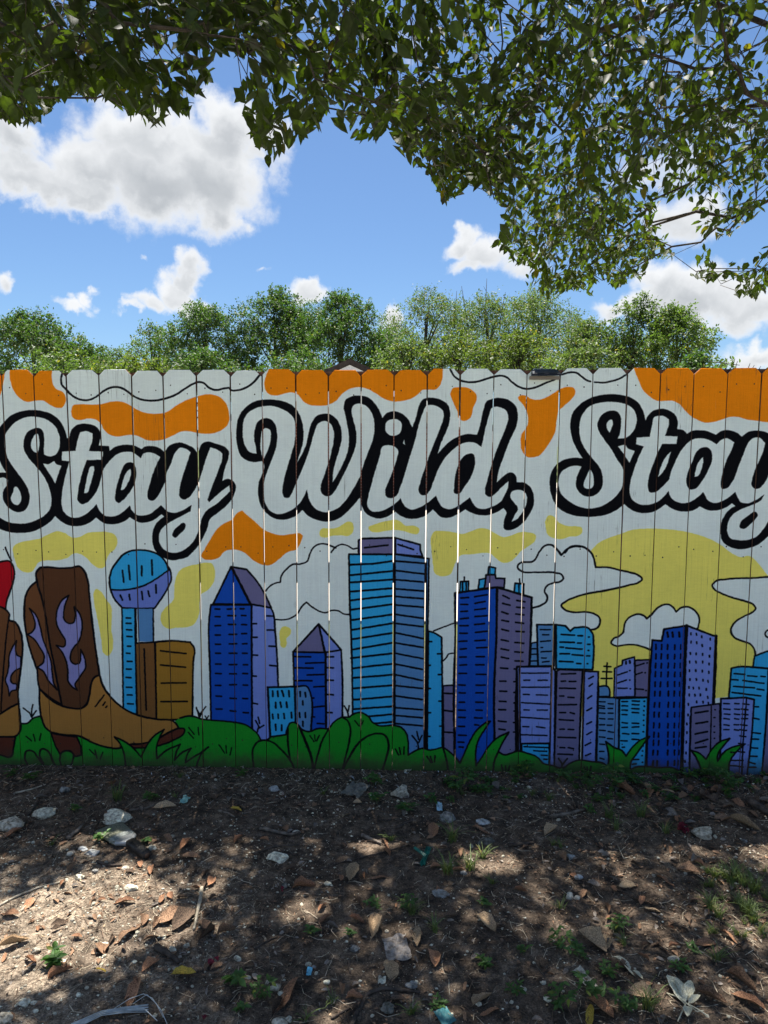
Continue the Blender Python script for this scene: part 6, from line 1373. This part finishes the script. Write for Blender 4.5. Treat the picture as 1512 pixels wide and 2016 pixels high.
# ---- twigs and sticks
WOOD = simple('grey_twig', (.10, .078, .058), .85, .35, 40, .5, c2=(.20, .165, .13)); WOODP = simple('pale_stick', (.34, .29, .21), .75, .25, 40, .4, c2=(.46, .41, .31)); WOODD = simple('dark_twig', (.045, .034, .026), .85, .35, 40, .5, c2=(.085, .065, .05))
def twig(pts, wpx, mat, lab, name='twig', lift=.0, sides=6, cat='twig'):
    P = []; 
    for k, (px, py) in enumerate(pts):
        p, s = at_px(px, py); P.append(p+Vector((0, 0, wpx/s*.5+lift*math.sin(math.pi*k/(len(pts)-1)))))
    # smooth the path
    Q = []
    for k in range(len(P)-1):
        for t in (0, .34, .67): Q.append(P[k].lerp(P[k+1], t)+Vector((RS.uniform(-1, 1), RS.uniform(-1, 1), 0))*wpx/s*.16)
    Q.append(P[-1]); r = [wpx/s*.5*(1.05-.4*k/(len(Q)-1)+.08*RS.uniform(-1, 1)) for k in range(len(Q))]
    V, F = tubes([([q-Q[0] for q in Q], r)], sides); o = link(name, mesh_np(name, V, F, True), mat); o.location = Q[0]
    return tag(o, lab, cat)
TW = [([(512,1633),(545,1641),(572,1646),(590,1642)], 8, WOOD, 'thick grey stick with a cream pebble on its right end'),
 ([(712,1648),(728,1654),(750,1664)], 8, WOOD, 'short grey stick near the small sunlit leaf in the middle'),
 ([(690,2030),(702,2000),(722,1962),(748,1950),(790,1953),(826,1958)], 9, WOODD, 'long curved dark branch in the bottom middle'),
 ([(1087,1612),(1120,1605),(1152,1597)], 8, WOOD, 'straight grey-brown stick near the fence right of centre'),
 ([(1000,1668),(1025,1665),(1050,1663)], 8, WOODD, 'dark blunt twig on the bare soil right of centre'),
 ([(1157,1637),(1170,1655),(1186,1674)], 6, WOODD, 'thin dark twig slanting down among the right weeds'),
 ([(398,1752),(391,1792),(382,1832)], 8, WOODP, 'flat pale straw-coloured stick pointing at the camera'),
 ([(-10,1790),(30,1768),(75,1750),(122,1738)], 5, WOODP, 'long thin pale stick at the left of the sunlit patch'),
 ([(190,1699),(212,1706),(240,1706)], 6, WOODD, 'short dark stick below the paintbrush'),
 ([(307,1870),(330,1884),(352,1900)], 14, WOODD, 'dark split chunk of wood left of centre'),
 ([(255,1597),(290,1592),(325,1580),(365,1563),(405,1537)], 4, WOOD, 'long bent grey twig running from the white limestone to the fence'),
 ([(500,1683),(540,1668),(590,1666)], 5, WOODD, 'dark thin twig lying over the squared white block'),
 ([(630,1712),(690,1695),(760,1678),(805,1665)], 3.5, WOODD, 'very long thin dark twig across the middle of the soil'),
 ([(780,1632),(795,1625),(812,1617)], 6, WOODD, 'stubby dark twig below the pale wedge rock'),
 ([(1408,1880),(1432,1872),(1452,1860),(1475,1851)], 4, WOODD, 'thin wavy dark twig at the right edge'),
 ([(1278,1958),(1290,1938),(1278,1932)], 4, WOODD, 'crooked little twig above the curled long leaf'),
 ([(1325,1552),(1350,1562),(1380,1572)], 9, WOODD, 'short dark piece of bark by the right end of the fence'),
 ([(1478,1586),(1500,1600),(1520,1612)], 16, WOODD, 'thick dark log end at the right edge near the fence'),
 ([(430,1598),(448,1603),(462,1610)], 5, WOOD, 'short grey twig just below the bright yellow leaf'),
 ([(55,1608),(68,1590),(78,1572)], 5, WOODD, 'dark twig behind the white oval limestone'),
 ([(30,1563),(60,1556),(90,1546)], 3.5, WOODP, 'thin white-tipped twig near the fence at far left'),
 ([(132,1654),(150,1640),(165,1625)], 8, WOOD, 'curled grey bark strip left of the paintbrush'),
 ([(686,1892),(688,1905),(690,1918)], 6, WOODD, 'short upright dark twig in the lower middle'),
 ([(652,2008),(672,1995),(692,1984)], 4, WOODD, 'thin dark twig left of the curved branch'),
 ([(884,1930),(884,1945),(885,1960)], 2.5, WOODP, 'short straight white stalk in the bottom middle'),
 ([(500,1870),(520,1858),(545,1846)], 4, WOODD, 'dark straight twig on the lower left-middle soil'),
 ([(735,1610),(760,1618),(790,1606)], 2.5, WOODD, 'hair-thin dark twig left of the rough grey rock'),
 ([(1216,1665),(1228,1691),(1240,1688)], 2.2, WOODP, 'thin white curved root on the right soil')]
for a_ in TW: twig(*a_)

# ---- weeds
G_W = leaf_mat('weed_leaf', (.070, .150, .034), (1.2, 1.5, .5), 25, .6, .3, .5); G_W2 = leaf_mat('grass_blade', (.13, .18, .055), (1.2, 1.3, .5), 25, .6, .3, .5)
def weed_mesh(seed, n, r, h, L, mat):
    rs = np.random.RandomState(seed); st = []; P = []; D = []; N = []; LL = []
    for k in range(n):
        a = rs.rand()*6.28; rr = r*rs.rand()**.7; hh = h*rs.uniform(.5, 1.1); e = np.array([math.cos(a)*rr, math.sin(a)*rr, hh]); b = np.array([rs.randn()*.006, rs.randn()*.006, -.004])
        st.append(([b, (b+e)/2+np.array([0, 0, .2*hh]), e], [.0011, .0009, .0007]))
        for t in range(5):
            q = t*1.256+rs.rand()*.5; P.append(e-(e-b)*(.0 if t < 3 else .35)); D.append((math.cos(q), math.sin(q), rs.uniform(-.15, .5))); N.append((rs.randn()*.25, rs.randn()*.25, 1)); LL.append(L*rs.uniform(.6, 1.15))
    P, D, N, LL = np.array(P), unit(np.array(D)), unit(np.array(N)), np.array(LL)
    V, F = leaves_mesh(P, D, N, LL, LL*.46, .3); return mesh_np('foliage', V, F), tubes(st, 4)
def grass_mesh(seed, n, r, h):
    rs = np.random.RandomState(seed); V = []; F = []
    for k in range(n):
        a = rs.rand()*6.28; b = np.array([math.cos(a)*r*rs.rand()*.5, math.sin(a)*r*rs.rand()*.5, -.003]); q = rs.rand()*6.28; d = np.array([math.cos(q), math.sin(q), 0]); s = np.array([-d[1], d[0], 0])*.0014*rs.uniform(.7, 1.5)
        H = h*rs.uniform(.45, 1.1); out = H*rs.uniform(.25, 1.1); i0 = len(V)
        for t, w in ((0, 1), (.4, .9), (.75, .6), (1, .08)):
            c = b+d*out*t**1.6+np.array([0, 0, H*(t-.35*t**3)]); V += [c-s*w, c+s*w]
        for t in range(3): F.append((i0+2*t, i0+2*t+1, i0+2*t+3, i0+2*t+2))
    return mesh_np('blades', V, F)
G_W.name = 'weed_leaf'
stem_m = simple('green_stem', (.09, .12, .04), .7, .3, 40)
PROT = []
for k, (n, r, h, L) in enumerate(((7, .035, .045, .028), (5, .028, .03, .024), (10, .05, .06, .028), (4, .018, .028, .034))):
    me, (V, F) = weed_mesh(k+5, n, r, h, L, G_W); me.materials.append(G_W); ms = mesh_np('stem', V, F); ms.materials.append(stem_m); PROT.append(('w', me, ms))
for k, (n, r, h) in enumerate(((26, .02, .06), (40, .035, .08), (16, .02, .045))):
    me = grass_mesh(k+2, n, r, h); me.materials.append(G_W2); PROT.append(('g', me, None))
def plant(px, py, kind, sc, lab, grp=None):
    p, s = at_px(px, py); t, me, ms = PROT[kind]
    root = empty('weed' if t == 'w' else 'grass_tuft', (p.x, p.y, p.z), RS.uniform(0, 6.28)); f = sc*RS.uniform(.85, 1.05)*(.72 if py > 1780 and kind < 3 else 1); root.scale = (f, f, f)
    tag(root, lab, 'weed' if t == 'w' else 'grass', grp)
    o = link('foliage' if t == 'w' else 'blades', me, None, root)
    if ms: link('stem', ms, None, root)
WEEDS = [(1030,1525,2,1.,'leafy green weed at the foot of the navy tower board'),(1012,1530,1,1.,'small green weed left of the leafy one under the fence'),(1104,1530,1,1.1,'small weed right under the violet striped boards'),
 (1120,1540,0,1.,'bushy weed just in front of the small one under the fence'),(1210,1548,2,1.25,'broad green weed patch in front of the fence right of centre'),(1160,1556,2,1.1,'green weed between two dead leaf heaps near the fence'),
 (1050,1565,4,1.2,'grassy weed tuft in the right weeds'),(1080,1575,4,1.,'thin grass by the right weeds'),(1255,1545,0,1.2,'weed with upright leaves left of the upright tan leaf'),(1352,1530,0,1.2,'upright green weed under the purple boards'),
 (1412,1540,2,1.1,'green weed under the striped lilac boards'),(1438,1552,2,1.1,'lush weed beside the leaf drift at the right'),(1162,1600,1,1.,'single bright green sprout at the end of the straight stick'),
 (1200,1610,5,1.1,'grassy tuft right of the bright sprout'),(1262,1608,5,1.1,'tall thin grass tuft on the dark soil at right'),(1315,1575,1,1.,'small yellowish weed above the bare right soil'),
 (1215,1635,4,1.1,'low grass below the grassy tuft at right'),(1310,1640,4,1.1,'sparse grass left of the dark red petals'),(1105,1670,4,.9,'sparse grass patch on the right middle soil'),(1090,1665,6,1.,'tiny grass sprig on the right middle soil'),
 (740,1545,0,1.05,'green weed left of the pale wedge rock'),(742,1578,1,1.3,'flat rosette weed below the one by the wedge rock'),(805,1598,0,1.2,'weed with long leaves left of the rough grey rock'),(850,1580,1,1.1,'low weed behind the rough grey rock'),
 (905,1560,2,1.5,'largest leafy weed clump near the fence in the middle'),(880,1545,1,1.,'small weed left of the largest clump'),(960,1562,0,1.,'weed right of the largest clump by the fence'),(925,1530,1,1.,'weed at the foot of the teal board'),
 (635,1563,6,1.2,'small grass sprig left of the grey cloth scrap'),(890,1655,5,1.4,'yellow-green grass tuft below the rough grey rock'),(770,1655,4,.9,'thin upright grass by the small sunlit leaf'),(880,1720,5,1.1,'spreading grass left of the grey pebble'),
 (925,1712,5,1.1,'spreading grass right of the grey pebble'),(950,1690,4,1.2,'sunlit grass wisps right of centre'),(970,1740,4,1.,'dim grass patch below the sunlit wisps'),
 (230,1575,5,1.25,'long-bladed grass clump by the fence at left'),(300,1575,0,1.,'green weed at the right of the long-bladed clump'),(345,1570,6,1.,'sparse grass near the grey twig'),(65,1535,0,1.,'green weed at the foot of the fence at far left'),(22,1528,1,1.,'small pale weed in the left corner by the fence'),
 (355,1530,4,1.,'dry grass wisps at the foot of the fence left of centre'),(475,1528,1,1.,'small weed under the blue tower boards'),(100,1665,6,1.1,'dark grass patch left of the tan pebble'),(150,1598,1,.9,'yellowish weed behind the white limestone'),(198,1655,1,1.1,'dark weed at the corner of the paintbrush bristles'),(290,1660,3,.7,'tiny light green sprout beside the paintbrush handle'),
 (102,1900,3,1.25,'green weed with large leaves at the left in front of white rocks'),(468,1942,3,1.3,'three-leaved seedling at the lower left-middle'),(476,1990,3,.6,'tiny green sprout below the three-leaved seedling'),(615,1840,1,1.1,'dark low weed left of the upright tan leaf'),(690,1842,1,1.,'flat dark weed behind the upright tan leaf'),
 (738,1788,0,.95,'weed standing behind the upright tan leaf'),(800,1790,2,.95,'leafy weed with grass above the grey cardboard'),(812,1800,5,.9,'grass blades through the leafy weed'),(858,1835,4,1.1,'grass right of the thin curled tan leaf'),(955,1785,1,1.1,'dark weed near the right bright tan leaf'),(950,1905,3,.8,'little green sprout right of centre near the bottom'),
 (655,1975,6,1.1,'small grass sprig left of the curved branch'),(515,1965,2,.9,'dark leafy weed left of the big brown leaf'),(600,2008,6,1.2,'grass at the bottom edge left of centre'),(860,1985,0,.9,'bright leafy weed near the blue-green fragment'),(810,1995,4,1.1,'dark grass at the bottom below the curved branch'),
 (1215,1835,2,1.15,'broad green weed patch on the right soil'),(1105,1790,6,1.1,'small weed behind the pale angular stones'),(1100,1865,2,.95,'light green weed right of centre near the bottom'),(1140,1885,0,1.1,'taller light green weed below the narrow tan leaf'),(1030,1875,1,1.1,'dim weed left of the light green ones'),
 (1100,1985,2,1.25,'bright green weed at the bottom right'),(1165,1965,2,1.2,'second bright green weed right of the first at the bottom'),(1195,1915,0,1.1,'dark green weed above the second bright one'),(1230,1990,2,1.,'spiky low weed at the bottom right of centre'),(1275,1985,5,1.,'grass in front of the dead white seedling'),
 (1335,1910,0,1.,'dark weed above the dead white seedling'),(1230,1862,4,1.,'grass under the narrow tan leaf'),(1012,1955,0,1.,'weed at lower right of centre with pale leaf'),(1365,1875,1,1.,'dim weed left of the pinkish crumpled leaf'),(1410,1893,4,1.1,'thin grass beside the pinkish crumpled leaf')]
for w_ in WEEDS: plant(*w_)
for k_ in range(46):   # grass patch at the right edge
    px_ = RS.uniform(1380, 1540); py_ = RS.uniform(1715, 1800) if k_ < 32 else RS.uniform(1800, 1850)
    plant(px_, py_, RS.choice((4, 5, 6, 4)), RS.uniform(.7, 1.05), 'thin grass tuft in the grassy patch at the right edge', 'grass tufts in the right grassy patch')
for k_ in range(64):
    plant(RS.uniform(880, 1520), RS.uniform(1524, 1580), RS.choice((1, 0, 6, 1)), RS.uniform(.5, .85), 'little green weed in the weedy strip along the right half of the fence', 'weeds along the right half of the fence')

# ---- paintbrush
def paintbrush():
    pb, s = at_px(214, 1634); pe, _ = at_px(290, 1692); ax = Vector((pe.x-pb.x, pe.y-pb.y, 0)); Lt = ax.length; ax.normalize(); sd_ = Vector((-ax.y, ax.x, 0))
    z = max(float(gz(pb.x, pb.y)), float(gz(pe.x, pe.y)))+.012
    root = empty('paintbrush', (pb.x, pb.y, z), math.atan2(ax.y, ax.x)); tag(root, 'old wide paintbrush with wrapped bristles and black handle lying on the soil', 'paintbrush')
    br = simple('dry_bristles', (.12, .13, .085), .55, .35, 220, .6, c2=(.24, .24, .17)); st = simple('dull_metal', (.42, .43, .42), .42, .2, 20, .3, metal=.5); hd = simple('black_handle', (.022, .019, .017), .42, .4, 30, .5, c2=(.035, .03, .026)); wrap = simple('plastic_wrap', (.28, .30, .27), .25, .35, 90, .7, spec=.6)
    bl = Lt*.46; hw = .052
    # bristles as many fine tufts so that the edge frays
    V = []; F = []; rnd = random.Random(3)
    for k in range(64):
        t = (k+.5)/64; y = (t-.5)*2; 
        for layer in range(3):
            zt = (layer-1)*.0045; w = .0012; l = bl*(1+rnd.uniform(-.03, .03)); x0 = bl*.96; yy = y*hw*.80
            ang = y*.16+rnd.uniform(-.02, .02); xe = x0-l; ye = y*hw*1.02+rnd.uniform(-.0015, .0015)
            box_ = [(x0, yy-w, zt-.002), (x0, yy+w, zt-.002), (xe, ye+w*.9, zt*.5-.003), (xe, ye-w*.9, zt*.5-.003), (x0, yy-w, zt+.002), (x0, yy+w, zt+.002), (xe, ye+w*.9, zt*.5+.0005), (xe, ye-w*.9, zt*.5+.0005)]
            b = len(V); V += box_; F += [tuple(b+i for i in f) for f in ((0, 3, 2, 1), (4, 5, 6, 7), (0, 1, 5, 4), (1, 2, 6, 5), (2, 3, 7, 6), (3, 0, 4, 7))]
    link('bristles', mesh_np('bristles', V, F), br, root)
    def prism(name, secs, mat, n=14, smooth=True):
        V = []; F = []
        for x, hy, hz, zc in secs:
            for k in range(n): a = 2*math.pi*k/n; c_, s_ = math.cos(a), math.sin(a); e = .55; V.append((x, math.copysign(abs(c_)**e, c_)*hy, zc+math.copysign(abs(s_)**e, s_)*hz))
        m_ = len(secs)
        for i in range(m_-1):
            for k in range(n): F.append((i*n+k, i*n+(k+1) % n, (i+1)*n+(k+1) % n, (i+1)*n+k))
        F.append(tuple(range(n))[::-1]); F.append(tuple((m_-1)*n+k for k in range(n)))
        return link(name, mesh_np(name, V, F, smooth), mat, root)
    prism('ferrule', [(bl*.86, hw*.84, .0085, 0), (bl*1.02, hw*.84, .009, 0), (bl*1.08, hw*.66, .010, 0), (bl*1.2, hw*.36, .0105, 0), (bl*1.24, hw*.30, .0105, 0)], st)
    prism('wrapping', [(bl*.62, hw*.90, .0062, .0012), (bl*.70, hw*.90, .0090, .001), (bl*.86, hw*.87, .0096, .0005), (bl*.90, hw*.85, .0093, 0)], wrap)
    prism('handle', [(bl*1.22, .013, .0115, .001), (bl*1.26, .0185, .0150, .002), (bl*1.5, .0195, .0165, .002), (bl*1.8, .0185, .0155, .001), (Lt*.985, .0175, .0150, 0), (Lt, .013, .011, 0)], hd)
    prism('handle_end', [(Lt*.995, .010, .009, 0), (Lt*1.004, .0095, .0085, 0)], simple('worn_wood', (.14, .08, .05), .8, .3, 30))
paintbrush()

# ---- other scraps
def crumple(name, px, py, wpx, hpx, mat, lab, cat, seed=0, amp=.25, n=9, rot=0, shape=None, thick=.001, lift=.004):
    p, s = at_px(px, py); w = wpx/s; fs = max(.45, -float((p-Vector(CL)).normalized().z)); h = hpx/s/fs; rs = random.Random(seed); V = []; F = []
    for i in range(n):
        for j in range(n):
            u, v = i/(n-1)-.5, j/(n-1)-.5
            k = 1.
            if shape == 'round': r = math.hypot(u, v)*2; k = 1/max(1, r*1.15)
            x = u*w*k*(1+.03*math.sin(v*7+seed))+.06*w*v; y = v*h*k*(1+.03*math.sin(u*8+seed*2))
            z = abs(mnoise.noise(Vector((u*3.1+seed, v*3.1, seed*.7))))*w*amp*1.5+mnoise.noise(Vector((u*7+seed, v*7, 1)))*w*amp*.5
            V.append((x, y, max(z, 0)))
    N = n*n; V += [(x, y, z-thick) for x, y, z in V]
    for i in range(n-1):
        for j in range(n-1): a = i*n+j; F += [(a, a+n, a+n+1, a+1), (N+a, N+a+1, N+a+n+1, N+a+n)]
    ring = [i*n for i in range(n)]+[(n-1)*n+j for j in range(1, n)]+[i*n+n-1 for i in range(n-2, -1, -1)]+[j for j in range(n-2, 0, -1)]
    for a, b in zip(ring, ring[1:]+ring[:1]): F.append((a, b, N+b, N+a))
    o = link(name, mesh_np(name, V, F), mat); put_on(o, p.x, p.y, lift); o.rotation_euler.z = R(rot); return tag(o, lab, cat)
CARD = simple('weathered_card', (.29, .24, .19), .85, .35, 60, .6, c2=(.37, .33, .29))
crumple('cardboard_scrap', 781, 1870, 48, 40, CARD, 'crumpled grey torn piece of cardboard on the soil', 'scrap', 3, .14, 11, 14)
GREEN = simple('green_plastic', (.01, .16, .115), .35, .3, 20, .3, spec=.5)
o1 = crumple('plastic_scrap', 838, 1688, 10, 34, GREEN, 'torn dark green strip of plastic, V-shaped, in the middle of the soil', 'plastic', 5, .5, 7, -14)
V_, F_ = [], []; 
for a_ in (((0, -.012, .004), (-.052, .022, .012), (-.046, .028, .016), (.004, .002, .007)),): 
    V_ += [Vector(q) for q in a_]+[Vector(q)-Vector((0, 0, .0015)) for q in a_]; F_ += [(0, 1, 2, 3), (7, 6, 5, 4), (0, 4, 5, 1), (1, 5, 6, 2), (2, 6, 7, 3), (3, 7, 4, 0)]
link('torn_edge', mesh_np('torn_edge', V_, F_), GREEN, o1)
REDP = simple('dark_red_petal', (.13, .010, .022), .7, .5, 30, .4, c2=(.26, .03, .05))
def petals(px, py, wpx, n, lab, seed):
    p, s = at_px(px, py); rs = np.random.RandomState(seed); r = wpx/s/2; root = empty('red_petals', (p.x, p.y, p.z)); tag(root, lab, 'petals')
    for k in range(n):
        me = DL[(k+seed) % len(DL)].copy(); me.materials.append(REDP); o = link('petal', me, None, root); L = r*rs.uniform(.8, 1.3); o.scale = (L, L*1.6, L*1.6); o.location = (rs.uniform(-.5, .5)*r, rs.uniform(-.5, .5)*r, .006+rs.rand()*r*.7); o.rotation_euler = (rs.uniform(-.8, .8), rs.uniform(-.8, .8), rs.rand()*6.28)
petals(1345, 1638, 26, 12, 'crumpled dark red petals beside the tipped cream slab', 1)
petals(420, 1900, 26, 5, 'wilted red petals on the soil at lower left of centre', 2)
petals(404, 2006, 18, 4, 'small wilted red petals at the bottom edge', 3)
petals(556, 1757, 12, 3, 'tiny dark red petal scrap below the upright grey-green stone', 4)
BLUE = simple('blue_chip', (.16, .50, .66), .4, .3, 30); LBL = simple('pale_blue_chip', (.42, .62, .70), .5, .2, 30); TEAL = simple('teal_fragment', (.045, .16, .17), .5, .3, 20)
crumple('plastic_chip', 609, 1915, 10, 13, BLUE, 'bright blue paint chip on the lower soil', 'chip', 7, .3, 5)
crumple('plastic_chip', 865, 1590, 11, 14, LBL, 'pale blue paint chip left of the rough grey rock', 'chip', 8, .3, 5)
crumple('plastic_chip', 364, 1578, 15, 11, simple('mint_chip', (.35, .62, .52), .5, .3, 30), 'mint green and white paint flake near the grey twig at left', 'chip', 9, .4, 6)
crumple('teal_fragment', 876, 2004, 30, 26, TEAL, 'dull blue-green flat fragment at the bottom edge', 'fragment', 10, .08, 7, 30)
crumple('cloth_scrap', 700, 1558, 38, 24, simple('grey_cloth', (.20, .185, .15), .9, .3, 60, .5), 'curled grey scrap of cloth near the fence', 'scrap', 12, .16, 9, -20)
crumple('paint_flake', 803, 1518, 14, 9, STONE_W, 'white paint flake at the foot of the green boards', 'chip', 13, .5, 5)
crumple('paper_scrap', 470//1+682, 1930, 22, 34, MAT['W2'], 'crinkled pale paper scrap behind the bright green weeds at bottom right', 'scrap', 14, .3, 8, 25)
crumple('white_flake', 752, 1934, 15, 10, STONE_W, 'folded white flake left of the light tan leaf', 'chip', 15, .5, 5)
# paint drips and flakes at the foot of the fence
def paint_drips():
    rs = np.random.RandomState(9); n = 150; px = rs.uniform(0, 1500, n); keep = rs.rand(n) < .35+.65*(vnoise(px/130, px*0) > 0); px = px[keep]; n = len(px)
    P = np.array([on_ground(a, b) for a, b in zip(px, 1522+rs.exponential(11, n))])+np.array([0, 0, .004]); A = rs.rand(n)*6.28
    V, F = leaves_mesh(P, unit(np.stack([np.cos(A), np.sin(A), rs.rand(n)*.5], -1)), unit(rs.randn(n, 3)*.3+np.array([0, 0, 1.])), rs.uniform(.006, .022, n), rs.uniform(.0015, .006, n), .5)
    tag(link('paint_drips', mesh_np('paint_drips', V, F), simple('dripped_paint', (.6, .64, .66), .6, .2, 30)), 'drips of white paint on the litter along the foot of the fence', 'paint drips', kind='stuff')
paint_drips()
# white string bundle at the bottom left
def string_bundle():
    m = simple('white_twine', (.55, .58, .56), .6, .25, 50, .3); p0, s = at_px(210, 2004); root = empty('twine_bundle', tuple(p0)); tag(root, 'frayed bundle of white plastic twine at the bottom left', 'twine')
    def L(px, py, z): q, _ = at_px(px, py); return q+Vector((0, 0, z))-p0
    ps = []
    for k in range(16):
        o_ = (k-8)*.9; ps.append(([L(140, 2030+o_, .010), L(200, 2006+o_*.8, .014+.001*(k % 4)), L(250, 1997+o_*.8, .013+.0012*(k % 3)), L(292, 1992+o_*1.1, .010+.001*(k % 5))], [.0011]*4))
    V, F = tubes(ps, 5); link('strands', mesh_np('strands', V, F, True), m, root)
    ps = [([L(222, 1996, .012), L(255, 1980, .02), L(283, 1970, .02), L(300, 1980, .022), L(318, 2000, .015), L(330, 2025, .01)], [.0009]*6), ([L(250, 1998, .015), L(285, 2000, .02), L(310, 2018, .012)], [.0010]*3), ([L(262, 1990, .02), L(290, 1978, .03), L(308, 1990, .02), L(322, 2010, .01)], [.0007]*4)]
    V, F = tubes(ps, 5); link('loose_strand', mesh_np('loose_strand', V, F, True), m, root)
string_bundle()
# dead white seedling at the bottom right
def dead_seedling():
    p0, s = at_px(1345, 1978); root = empty('dead_seedling', tuple(p0)); tag(root, 'dead bleached seedling with white wilted leaves at the bottom right', 'seedling')
    def L(px, py, z): q, _ = at_px(px, py); return q+Vector((0, 0, z))-p0
    V, F = tubes([([L(1312, 1963, .012), L(1330, 1972, .016), L(1350, 1984, .014), L(1372, 1994, .012), L(1392, 2006, .01)], [.0016]*5), ([L(1350, 1984, .012), L(1342, 2000, .010), L(1334, 2016, .008)], [.0016]*3), ([L(1350, 1984, .014), L(1372, 2000, .012), L(1385, 1996, .01)], [.0012]*3)], 6)
    link('stem', mesh_np('stem', V, F, True), BR[6], root)
    for a, b, wd in (((1346, 1984), (1314, 1932), .9), ((1350, 1980), (1328, 1936), .7), ((1350, 1978), (1360, 1944), .8), ((1354, 1984), (1378, 1974), .8), ((1356, 1990), (1352, 2016), .9)):
        A, B = L(*a, .014), L(*b, .024); d = B-A; me = DL[2].copy(); me.materials.append(BR[6]); o = link('leaf', me, None, root); l = d.length; o.scale = (l, l*wd, l*.7); o.location = (A+B)/2; o.rotation_euler = (0, -math.asin(d.z/l), math.atan2(d.y, d.x))
dead_seedling()
fallen(1236, 1910, 56, -38, 6, 3, 'long pale twisted leaf right of the bright green weeds')
fallen(1255, 1925, 20, -40, 6, 5, 'pale green torn tip below the long pale twisted leaf')
